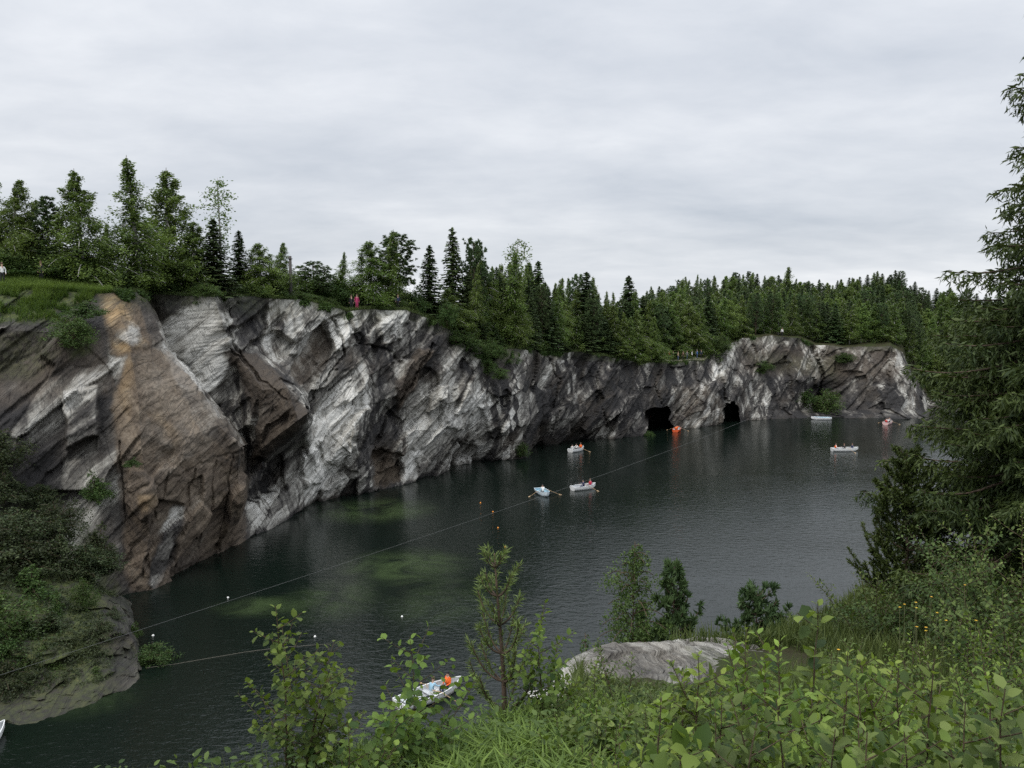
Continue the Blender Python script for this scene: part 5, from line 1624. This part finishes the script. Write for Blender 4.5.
def near_pine(base, H, label, seed, nwh=9, blen=0.32, up=0.9, needle=0.055, cb=0.12, shoots=3, dens=120, nw=0.0035, mat=None):
    r = np.random.default_rng(seed)
    tb = MB(); C, D, T = [], [], []
    s = np.linspace(0, 1, 9)
    stem = np.stack([0.02 * H * np.sin(s * 4), 0.015 * H * np.cos(s * 3), H * s - 0.1 * (s == 0)], -1)
    tb.tube(stem, 0.013 * H * (1 - s) + 0.006, 7)

    def needles(path, start):
        seg = np.linalg.norm(np.diff(path, axis=0), axis=1); cum = np.concatenate([[0], np.cumsum(seg)]); L = cum[-1]
        n = max(8, int(L * (1 - start) * dens))
        q = L * (start + (1 - start) * r.uniform(0, 1, n))
        p = np.stack([np.interp(q, cum, path[:, k]) for k in range(3)], -1)
        a = unit(path[-1] - path[0])
        d = unit(r.normal(0, 0.55, (n, 3)) + a * 0.9)
        C.append(p + d * needle * 0.5); D.append(d); T.append(0.2 + 0.5 * q / L + r.normal(0, 0.12, n))
    needles(stem[4:], 0.0)
    for i in range(nwh):
        t = cb + (0.95 - cb) * i / (nwh - 1)
        nb = int(r.integers(4, 6))
        a0 = r.uniform(0, 6.28)
        for b in range(nb):
            az = a0 + b * 6.283 / nb + r.normal(0, 0.2)
            out = np.array([math.cos(az), math.sin(az), 0])
            L = H * blen * (1.06 - t) ** 0.75 * r.uniform(0.7, 1.15) + 0.03 * H
            p0 = np.array([np.interp(t, s, stem[:, k]) for k in range(3)])
            u = np.linspace(0, 1, 7)
            path = p0 + out * (L * (u - 0.22 * u ** 2))[:, None] + np.array([0, 0, 1.0]) * (L * up * (0.25 * u + 0.75 * u ** 2))[:, None]
            tb.tube(path, 0.0045 * H * (1 - 0.8 * u) * (1 - 0.4 * t) + 0.003, 5, False)
            needles(path, 0.2)
            for k in range(shoots):
                uu = r.uniform(0.35, 0.9)
                q0 = np.array([np.interp(uu, u, path[:, j]) for j in range(3)])
                dd = unit(out * 0.5 + np.cross(out, [0, 0, 1]) * r.choice([-1, 1]) * r.uniform(0.4, 0.9) + np.array([0, 0, up * r.uniform(0.5, 1.0)]))
                pl = np.stack([q0 + dd * L * 0.38 * v_ + np.array([0, 0, 0.12 * up]) * v_ * v_ * L for v_ in np.linspace(0, 1, 4)])
                tb.tube(pl, 0.003, 4, False)
                needles(pl, 0.1)
    C, D, T = (np.concatenate(a) for a in (C, D, T))
    v = rhombi(C, D, r.normal(0, 1, C.shape), needle * r.uniform(0.8, 1.3, len(C)), np.full(len(C), nw * 2.2), T)
    o = root("pine_tree", base, label, "pine")
    link("trunk", tb.mesh("trunk", M_BARK), o)
    link("crown", crown_mesh("crown", [v], mat or M_NEARPINE), o)
    print("near pine", len(C))
    return o


b = bank_at(1056.0, 14.6)
near_spruce(b, 22 + 14.6 * 430 / F_PX - b[2], 2.75, "huge drooping spruce filling the right edge of the photo", 71)
def small(kind_fn, px, Y, base_py, top_py, label, **k):
    base = at(px, base_py, Y)
    g = float(bank_z(base[0], base[1]))
    base[2] = g
    top = at(px, top_py, Y)[2]
    return kind_fn(base, top - g, label, **k)


small(near_pine, 902, 15.8, 610, 452, "young pine with upswept boughs against the water left of the huge spruce", seed=81, nwh=12, blen=0.34, up=0.75, needle=0.07, cb=0.05, shoots=6, dens=330, nw=0.009, mat=M_NEARSPRUCE)
small(near_pine, 499, 7.3, 715, 552, "young pine with a straight bare stem beside the bottom saplings", seed=82, nwh=6, blen=0.19, up=1.0, needle=0.07, cb=0.42, shoots=1, dens=230, nw=0.0040)
def small_conifer(px, Y, top_py, hw, label, seed, nbr, tuft, cb):
    b0 = at(px, 640, Y); g = float(bank_z(b0[0], b0[1])); H = at(px, top_py, Y)[2] - g
    tr, cr = pine_tree(seed, 10.0, 2.2, cb, nbr, 0.12, M_PINE, tuft, cb < 0.2)
    o = root("pine_tree", (b0[0], b0[1], g), label, "pine", None, 0.4 * seed, (hw / 2.2, hw / 2.2, H / 10.0))
    link("trunk", tr, o); link("crown", cr, o)


small_conifer(672, 16.2, 564, 0.95, "small dark conical pine behind the outcrop, beside the little birch", 83, 120, 0.36, 0.1)
small_conifer(752, 16.4, 590, 0.66, "low rounded pine behind the right end of the outcrop", 84, 90, 0.45, 0.25)
small_conifer(640, 16.6, 605, 0.45, "dark little pine half hidden behind the little birch", 85, 80, 0.42, 0.15)


def small_broadleaf(px, Y, top_py, hw, label, seed, mat, nlimb, per, leaf, sig):
    b0 = at(px, 660, Y); g = float(bank_z(b0[0], b0[1])); H = at(px, top_py, Y)[2] - g
    tr, cr = broadleaf_tree(seed, H, 0.35, hw, egg_prof, nlimb, per, leaf, 1.2, 0.35, sig, 0.03, M_TWIG, mat)
    o = root("birch_tree", (b0[0], b0[1], g), label, "birch")
    link("trunk", tr, o); link("crown", cr, o)


small_broadleaf(634, 15.6, 544, 0.85, "little leafy birch behind the outcrop, left of the dark conical pine", 91, M_BUSH, 90, 170, 0.05, 0.13)
small_broadleaf(606, 15.2, 630, 0.32, "small bush-like birch left of the little birch, over the water", 92, M_BUSH, 30, 70, 0.055, 0.10)
# ------------------------------------------------------------------ people
def skin_mesh(name, joints, edges, mats):
    """joints: name -> (x, y, z, radius, material slot)"""
    keys = list(joints)
    import bmesh
    bm = bmesh.new()
    lay = bm.verts.layers.skin.verify()
    vs_ = []
    for k in keys:
        v = bm.verts.new(joints[k][:3]); v[lay].radius = (joints[k][3], joints[k][3]); v[lay].use_root = (k == "pelvis")
        vs_.append(v)
    for a, b in edges:
        bm.edges.new((vs_[keys.index(a)], vs_[keys.index(b)]))
    me = bpy.data.meshes.new(name + "_skeleton"); bm.to_mesh(me); bm.free()
    o = bpy.data.objects.new(name + "_skeleton", me); COL.objects.link(o)
    o.modifiers.new("skin", 'SKIN').use_smooth_shade = True
    sd = o.modifiers.new("sub", 'SUBSURF'); sd.levels = 1; sd.render_levels = 1
    dg = bpy.context.evaluated_depsgraph_get(); dg.update()
    out = bpy.data.meshes.new_from_object(o.evaluated_get(dg))
    out.name = name
    bpy.data.objects.remove(o); bpy.data.meshes.remove(me)
    out.materials.clear()
    for m in mats:
        out.materials.append(m)
    J = np.array([joints[k][:3] for k in keys])
    segs = [(keys.index(a), keys.index(b)) for a, b in edges]
    for p in out.polygons:
        c = np.array(p.center)
        best, bi = 1e9, 0
        for a, b in segs:
            e = J[b] - J[a]; t = np.clip((c - J[a]) @ e / (e @ e), 0, 1)
            d = np.linalg.norm(c - J[a] - e * t)
            if d < best:
                best, bi = d, joints[keys[b]][4]
        p.material_index = bi
    return out


SKIN_ = paint("skin", (0.42, 0.27, 0.20), 0.6)
CLOTH = {k: paint("cloth_" + k, c, 0.85) for k, c in {
    "orange": (0.75, 0.13, 0.02), "red": (0.42, 0.03, 0.03), "pink": (0.45, 0.05, 0.14), "white": (0.75, 0.75, 0.73), "navy": (0.025, 0.035, 0.09),
    "black": (0.02, 0.02, 0.022), "blue": (0.04, 0.13, 0.35), "paleblue": (0.30, 0.48, 0.60), "grey": (0.2, 0.2, 0.2), "brown": (0.10, 0.06, 0.04), "tan": (0.36, 0.27, 0.17), "denim": (0.06, 0.09, 0.16)}.items()}
EDG = [("pelvis", "spine"), ("spine", "chest"), ("chest", "neck"), ("neck", "chin"), ("chin", "crown")]
for s_ in "lr":
    EDG += [("chest", "shoulder" + s_), ("shoulder" + s_, "elbow" + s_), ("elbow" + s_, "wrist" + s_), ("wrist" + s_, "hand" + s_),
            ("pelvis", "hip" + s_), ("hip" + s_, "knee" + s_), ("knee" + s_, "ankle" + s_), ("ankle" + s_, "toe" + s_)]


def pose(kind):
    J = {}
    if kind == "stand":
        core = dict(pelvis=(0, 0, .92, .125, 2), spine=(0, 0, 1.10, .115, 1), chest=(0.0, 0, 1.30, .135, 1), neck=(.01, 0, 1.47, .055, 0), chin=(.03, 0, 1.56, .085, 0), crown=(.03, 0, 1.68, .085, 0))
        side = dict(shoulder=(0, .18, 1.38, .06, 1), elbow=(-.02, .25, 1.10, .045, 1), wrist=(.06, .26, .86, .034, 1), hand=(.09, .25, .75, .036, 0), hip=(0, .09, .86, .09, 2), knee=(.02, .10, .48, .062, 2), ankle=(-.02, .11, .09, .045, 2), toe=(.13, .13, .04, .04, 3))
    else:
        f = 0.14 if kind == "row" else 0.0
        core = dict(pelvis=(0, 0, .12, .14, 2), spine=(f * .3, 0, .32, .12, 1), chest=(f * .8, 0, .52, .14, 1), neck=(f, 0, .68, .055, 0), chin=(.03 + f, 0, .77, .085, 0), crown=(.03 + f, 0, .89, .085, 0))
        if kind == "row":
            side = dict(shoulder=(f * .8, .18, .60, .06, 1), elbow=(.30, .24, .44, .045, 1), wrist=(.52, .20, .40, .034, 1), hand=(.60, .18, .40, .036, 0))
        else:
            side = dict(shoulder=(0, .18, .60, .06, 1), elbow=(.02, .25, .33, .045, 1), wrist=(.24, .17, .24, .034, 1), hand=(.33, .14, .24, .036, 0))
        side.update(hip=(.04, .09, .10, .095, 2), knee=(.45, .12, .16, .064, 2), ankle=(.52, .12, -.22, .045, 2), toe=(.66, .13, -.25, .04, 3))
    J.update(core)
    for k, v in side.items():
        J[k + "l"] = v; J[k + "r"] = (v[0], -v[1], v[2], v[3], v[4])
    return J


BODY = {}
for k in ("stand", "sit", "row"):
    BODY[k] = skin_mesh("body", pose(k), EDG, [SKIN_, CLOTH["grey"], CLOTH["denim"], CLOTH["black"]])


def person(kind, loc, rotz, top, legs, label, hair="brown", vest=None, hat=None, group=None, scale=1.0):
    o = root("person", loc, label, "person", group, rotz, (scale,) * 3)
    b = link("body", BODY[kind], o)
    for i, m in ((1, CLOTH[top]), (2, CLOTH[legs])):
        b.material_slots[i].link = 'OBJECT'; b.material_slots[i].material = m
    J = pose(kind); c = J["crown"]
    m = MB(); m.ell((c[0] - .012, 0, c[2] + .012), (.105, .098, .095), 12, 8)
    if hat:
        m.ell((c[0] + .03, 0, c[2] + .02), (.14, .11, .02), 12, 5)
        link("hat", m.mesh("hat", CLOTH[hat]), o)
    else:
        link("hair", m.mesh("hair", CLOTH[hair]), o)
    if vest:
        ch, sp_ = np.array(J["chest"][:3]), np.array(J["spine"][:3])
        m = MB()
        ax_ = ch - sp_
        pts = np.stack([sp_ - ax_ * .25, sp_ + ax_ * .3, ch, ch + ax_ * 0.42])
        m.tube(pts, [.165, .185, .19, .12], 14)
        V = m.V[0]; cy = V[:, 1].copy(); V[:, 1] = cy * 1.12
        link("life_jacket", m.mesh("life_jacket", CLOTH[vest]), o)
    return o


# ------------------------------------------------------------------ rowing boats
def boat_meshes(L, beam, hullmat, inmat):
    n = 25
    u = np.linspace(0, 1, n)                      # stern to bow
    half = beam / 2 * np.where(u < 0.45, 0.80 + 0.20 * np.sin(np.pi / 2 * u / 0.45), np.cos(np.pi / 2 * ((np.maximum(u, .45) - 0.45) / 0.55) ** 1.25)) + 0.012
    sheer = 0.42 + 0.04 * (1 - u) + 0.20 * u ** 3
    keel = -0.12 + 0.06 * (1 - u) ** 3 + 0.36 * np.maximum(u - 0.72, 0) ** 2 / 0.0784
    x = (u - 0.5) * L
    ph = np.linspace(-np.pi / 2, np.pi / 2, 17)

    def shell(inset, flat):
        V = []
        for i in range(n):
            b = max(half[i] - inset, 0.004); k = keel[i] + inset + flat
            for p in ph:
                c = math.sin(p)
                yy = b * np.sign(c) * abs(c) ** 0.7
                zz = k + (sheer[i] - k) * (1 - math.cos(p) ** 0.75)
                V.append((x[i], yy, zz))
        return np.array(V)
    o, i_ = shell(0, 0), shell(0.035, 0.05)
    m = MB()
    q = grid_faces(n, 17)
    m.add(o, q)
    m.add([(x[0] - .02, *o[k][1:]) for k in range(17)], tris=[(0, k, k + 1) for k in range(1, 16)])   # transom
    hull = m.mesh("hull", hullmat)
    m = MB(); m.add(i_, q[:, ::-1])
    m.add([(x[0] + .0, *i_[k][1:]) for k in range(17)], tris=[(0, k + 1, k) for k in range(1, 16)])
    inner = m.mesh("inner_hull", inmat)
    m = MB()
    for sgn in (0, 16):
        m.tube(np.stack([[x[i], o[i * 17 + sgn][1], sheer[i] + .006] for i in range(n)]), 0.03, 6)
    m.tube(np.stack([[x[0], yy, sheer[0] + .006] for yy in np.linspace(-half[0], half[0], 5)]), 0.03, 6)
    rail = m.mesh("gunwale", hullmat)
    seats = []
    for xs in (-0.36, 0.0, 0.28):
        m = MB(); hb = float(np.interp(xs + .5, u, half)) - 0.06
        m.box((xs * L, 0, 0.23), (0.14, hb, 0.018))
        seats.append(m.mesh("thwart", inmat, False))
    return hull, inner, rail, seats


WHITE_HULL = paint("white_boat_hull", (0.72, 0.73, 0.72), 0.35)
INNER_GREY = paint("boat_inside_grey", (0.45, 0.47, 0.48), 0.55)
INNER_BLUE = paint("boat_inside_blue", (0.30, 0.48, 0.58), 0.5)
PALE_BLUE_HULL = paint("pale_blue_hull", (0.58, 0.66, 0.71), 0.4)
PINK_HULL = paint("faded_pink_hull", (0.62, 0.42, 0.40), 0.4)
RED_HULL = paint("orange_red_hull", (0.62, 0.10, 0.03), 0.4)
OAR_WOOD = paint("oar_wood", (0.40, 0.28, 0.16), 0.6)
_bm = {}


def boat(px, py, yaw, label, hull=WHITE_HULL, inside=INNER_GREY, L=4.1, beam=1.4, oars=True, oar_swing=0.2):
    key = (hull.name, inside.name, L)
    if key not in _bm:
        _bm[key] = boat_meshes(L, beam, hull, inside)
    h, i, g, st = _bm[key]
    p = at_z(px, py)
    o = root("rowing_boat", p, label, "boat", "rowing boats on the quarry lake", R(yaw))
    hh = link("hull", h, o); link("gunwale", g, hh); link("inner_hull", i, o)
    for m in st:
        link("thwart", m, o)
    if oars:
        for s_ in (-1, 1):
            m = MB()
            a = np.array([-0.12, s_ * 0.18, 0.58]); b = np.array([0.02 + oar_swing, s_ * 0.72, 0.50]); c = np.array([0.25 + oar_swing * 2, s_ * 1.75, 0.08])
            m.tube([a, b, c], 0.022, 6)
            d = (c - b) / np.linalg.norm(c - b)
            m.tube([c, c + d * .08, c + d * .45, c + d * .5], [.02, .055, .075, .04], 6)
            link("oar", m.mesh("oar", OAR_WOOD), o)
    return o, p, R(yaw)


def aboard(b, fx, fy=0.0, z=0.25):
    o, p, a = b
    return np.array([p[0] + fx * math.cos(a) - fy * math.sin(a), p[1] + fx * math.sin(a) + fy * math.cos(a), z])


b = boat(845, 451, 4, "white rowing boat out in the open water at right with three people aboard", L=4.2)
person("sit", aboard(b, -1.5), R(4), "white", "denim", "person in a white top at the left end of the three-person white boat", vest="orange")
person("row", aboard(b, 0.0), R(184), "black", "black", "rower in black in the middle of the three-person white boat")
person("sit", aboard(b, 1.18), R(184), "navy", "black", "person in navy at the right end of the three-person white boat")
b = boat(888, 424, 52, "faded pink rowing boat near the right-hand crag with three people aboard", PINK_HULL, L=3.8)
person("sit", aboard(b, -1.36), R(52), "red", "denim", "person in a red top at the near end of the faded pink boat", vest="red")
person("row", aboard(b, 0), R(232), "white", "black", "rower in white in the middle of the faded pink boat")
person("sit", aboard(b, 1.06), R(232), "grey", "black", "person in grey at the far end of the faded pink boat")
b = boat(821, 419.6, 176, "empty white rowing boat moored under the dark bush by the crag", L=3.9, oars=False, inside=INNER_BLUE)
b = boat(584, 489, 30, "white rowing boat mid-lake just right of the pale blue one", L=3.4)
person("row", aboard(b, 0.0), R(210), "navy", "navy", "rower in navy blue in the white mid-lake boat", hair="black")
person("sit", aboard(b, 0.95), R(210), "pink", "denim", "person in pink with a red vest in the white mid-lake boat", vest="red")
b = boat(543, 494.5, -74, "pale blue rowing boat seen end-on left of the white mid-lake boat", PALE_BLUE_HULL, INNER_BLUE, L=3.4)
person("row", aboard(b, 0.0), R(106), "white", "black", "rower in a white shirt alone in the pale blue boat", hat=None, hair="black")
b = boat(577, 451, 48, "white rowing boat close to the dark cliff foot with an orange vest aboard", L=3.4)
person("sit", aboard(b, -1.22), R(48), "white", "black", "person in white at the near end of the boat by the dark cliff foot", hair="black")
person("row", aboard(b, 0.0), R(228), "white", "black", "rower in white in the boat by the dark cliff foot", hair="black")
person("sit", aboard(b, 0.95), R(228), "orange", "denim", "person in an orange vest in the boat by the dark cliff foot", vest="orange")
b = boat(677, 431, 70, "orange-red rowing boat at the mouth of the wide square cave", RED_HULL, INNER_GREY, L=3.6)
person("row", aboard(b, 0.0), R(250), "orange", "black", "rower in an orange vest in the orange-red boat by the cave", vest="orange", hat="black")
person("sit", aboard(b, -1.3), R(70), "orange", "denim", "passenger in an orange vest in the orange-red boat by the cave", vest="orange", hair="black")
b = boat(431, 698, 42.5, "white rowing boat nearest the viewer, half hidden by the aspen leaves", L=4.4, beam=1.5, inside=INNER_GREY)
person("sit", aboard(b, 1.23), R(222), "orange", "navy", "person in a bright orange life vest in the nearest boat", vest="orange", hair="black")
person("row", aboard(b, 0.0), R(42), "paleblue", "white", "rower in pale blue partly behind the aspen leaves in the nearest boat", hair="brown")
b = boat(-24, 752, 84, "white boat just entering the picture at the bottom left corner", L=4.2, oars=False)


# ------------------------------------------------------------------ people ashore
def on_rim(px, back, dz=0.0):
    return ground(float(px), float(back)) + np.array([0, 0, dz])


person("stand", on_rim(357, 1.0, .02), R(-60), "pink", "pink", "visitor in a pink coat standing on the rim left of the slim lone birch", scale=1.0)
person("stand", on_rim(351.5, 1.4, .02), R(-80), "black", "black", "visitor in black beside the one in the pink coat")
person("stand", on_rim(398, 1.2, .02), R(-90), "navy", "black", "visitor in dark clothes at the foot of the twin tree clump")
person("stand", on_rim(3, 1.6, .15), R(-60), "white", "black", "visitor in a white top on the grassy mound at the left edge", scale=1.0)
person("stand", on_rim(42, 3.0, .1), R(-100), "black", "black", "visitor in black near the dark pine on the grassy mound")
person("stand", on_rim(782, 0.7, .02), R(-90), "white", "black", "lone visitor in white on top of the crag")
for i, (px, top, leg, lab) in enumerate([
    (664, "grey", "black", "visitor in grey at the left end of the viewing ledge"), (669, "red", "denim", "visitor in red on the viewing ledge"), (673, "black", "black", "visitor in black on the viewing ledge, left of the tan one"),
    (678, "tan", "denim", "visitor in tan in the middle of the viewing ledge"), (683, "brown", "black", "visitor in brown on the viewing ledge"), (687, "grey", "denim", "visitor in light grey on the viewing ledge"),
    (692, "white", "black", "visitor in white on the viewing ledge"), (697, "blue", "denim", "visitor in bright blue at the right of the viewing ledge"), (701, "navy", "black", "visitor in navy at the right end of the viewing ledge")]):
    person("stand", on_rim(px, 1.2 + 0.5 * (i % 3), .02), R(-90 + 35 * (i % 4)), top, leg, lab, group="visitors on the viewing ledge", scale=0.97)

# trodden ledge of pale gravel
pxs = np.linspace(655, 708, 60); bks = np.linspace(0.25, 3.2, 8)
Q = ground(np.repeat(pxs[:, None], 8, 1), np.repeat(bks[None], 60, 0)); Q[..., 2] += 0.06
t = NT("pale_gravel"); tc = t.n("ShaderNodeTexCoord").outputs["Object"]; f = t.noise(tc, 3.0, 6, 0.7)
t.bsdf(t.ramp(f, [(0.3, (0.13, 0.115, 0.09)), (0.7, (0.30, 0.27, 0.22))]), 0.95)
link("gravel_path", make_mesh("ledge_path", Q, grid_faces(60, 8), True, None, [t.m]), kind="structure")

# bare pole on the rim
pb = on_rim(291, 1.6); zt = at(291, 256, pb[1])[2]
m = MB(); hh = zt - pb[2]
m.tube([(0, 0, -0.3), (0.01, 0, hh * 0.5), (0.0, 0.02, hh)], [.20, .18, .15], 10)
pole = root("utility_pole", pb, "bare dark utility pole standing alone on the rim between birches and pine", "pole")
link("pole_shaft", m.mesh("shaft", paint("weathered_pole", (0.07, 0.065, 0.06), 0.85)), pole)
m = MB(); m.tube([(0, 0, hh - .35), (0, 0, hh - .28)], [.215, .215], 10); m.tube([(-.28, 0, hh - .3), (.28, 0, hh - .3)], .03, 6)
link("iron_bracket", m.mesh("bracket", CLOTH["black"]), pole)

# cable across the lake
A0 = at(-90, 704, 38.0); A1 = at(748, 419.2, 168.0)
s = np.linspace(0, 1, 60)
pts = A0 + (A1 - A0) * s[:, None]; pts[:, 2] -= 1.6 * 4 * s * (1 - s) * 0.5
m = MB(); m.tube(pts, np.interp(s, [0, 1], [0.008, 0.018]), 6)
link("cable", m.mesh("cable", paint("pale_cable", (0.10, 0.105, 0.10), 0.6)), label="thin pale cable slung across the lake from the left bank to the far caves", category="cable")
# rope of the swimming line near the headland
pts = np.stack([at_z(a, b_, 0.02) for a, b_ in [(146, 668), (175, 664), (210, 658), (245, 652), (285, 647), (330, 644)]])
m = MB(); m.tube(pts, 0.012, 5)
link("float_rope", m.mesh("float_rope", paint("wet_rope", (0.16, 0.15, 0.12), 0.8)), label="faint rope lying on the water off the headland tip", category="rope")
BUOY_W = paint("white_float", (0.75, 0.75, 0.72), 0.45); BUOY_O = paint("orange_float", (0.75, 0.28, 0.04), 0.45)


def float_(px, py, mat, label, r_=0.16, group=None):
    m = MB(); m.ell((0, 0, 0.03), (r_, r_, r_ * 0.9), 12, 8); m.tube([(0, 0, r_ * .8), (0, 0, r_ * 1.35)], r_ * 0.16, 6)
    o = link("mooring_buoy", m.mesh("buoy", mat), None, at_z(px, py), label=label, category="buoy")
    if group: o["group"] = group


for px, py, lab in [(153, 636, "small white buoy on the dark water beside the headland tip"), (228, 598, "small white buoy just below the cable on the left"), (402, 617, "small white buoy above the saplings, alone mid-water"), (315, 637, "small white buoy above the biggest aspen sapling")]:
    float_(px, py, BUOY_W, lab, 0.085)
for px, py, lab in [(480.5, 503, "orange buoy farthest out in the short row above the young pine"), (493, 512, "second orange buoy from the far end of the row above the young pine"), (498, 528, "third orange buoy from the far end of the row above the young pine"), (505, 547, "orange buoy nearest the young pine in the short row")]:
    float_(px, py, BUOY_O, lab, 0.085, "row of orange buoys")
float_(457, 733, BUOY_O, "orange buoy below the nearest boat, left of a pair", 0.11)
float_(476, 732, BUOY_O, "orange buoy below the nearest boat, right of a pair", 0.11)

# ------------------------------------------------------------------ yellow flowers in the grass
YEL = leaf_mat("yellow_petals", (0.55, 0.30, 0.02), (0.75, 0.52, 0.06), 0.05, 0.3)
fr = np.random.default_rng(12)
for px, Y, top in [(911, 9.2, 609), (916, 9.3, 606), (923, 9.1, 604), (927, 9.5, 607), (940, 9.6, 595), (944, 9.4, 612), (930, 8.6, 628), (934, 8.8, 633), (942, 8.5, 626), (976, 10, 586), (986, 8.4, 622), (950, 8.8, 618), (842, 7.6, 650), (970, 3.9, 716), (976, 4.0, 722)]:
    b0 = bank_at(float(px), float(Y)); zt = 22 + ray(px, top)[2] * (Y / ray(px, top)[1]); h = max(0.15, zt - b0[2])
    o = root("yellow_flower", b0, "yellow buttercup on a thin stalk in the grass under the big spruce" if Y > 5 else "yellow buttercup among the leaves at the bottom right", "flower", "yellow flowers in the grass" if Y > 5 else "yellow flowers at the bottom right")
    lean = fr.normal(0, 0.05, 2)
    m = MB(); m.tube([(0, 0, 0), (lean[0] * .4, lean[1] * .4, h * .5), (lean[0], lean[1], h)], [.003, .0025, .002], 5)
    link("stalk", m.mesh("stalk", M_GREENSTEM), o)
    k = 6; az = np.arange(k) * 6.283 / k
    D_ = np.stack([np.cos(az), np.sin(az), 0 * az + .35], -1)
    link("petals", leaf_mesh("petals", np.tile([lean[0], lean[1], h], (k, 1)), D_, np.tile([0, 0, 1.0], (k, 1)), np.full(k, 0.017 if Y > 5 else 0.010), 1.0, fr.uniform(.2, .9, k), YEL), o)
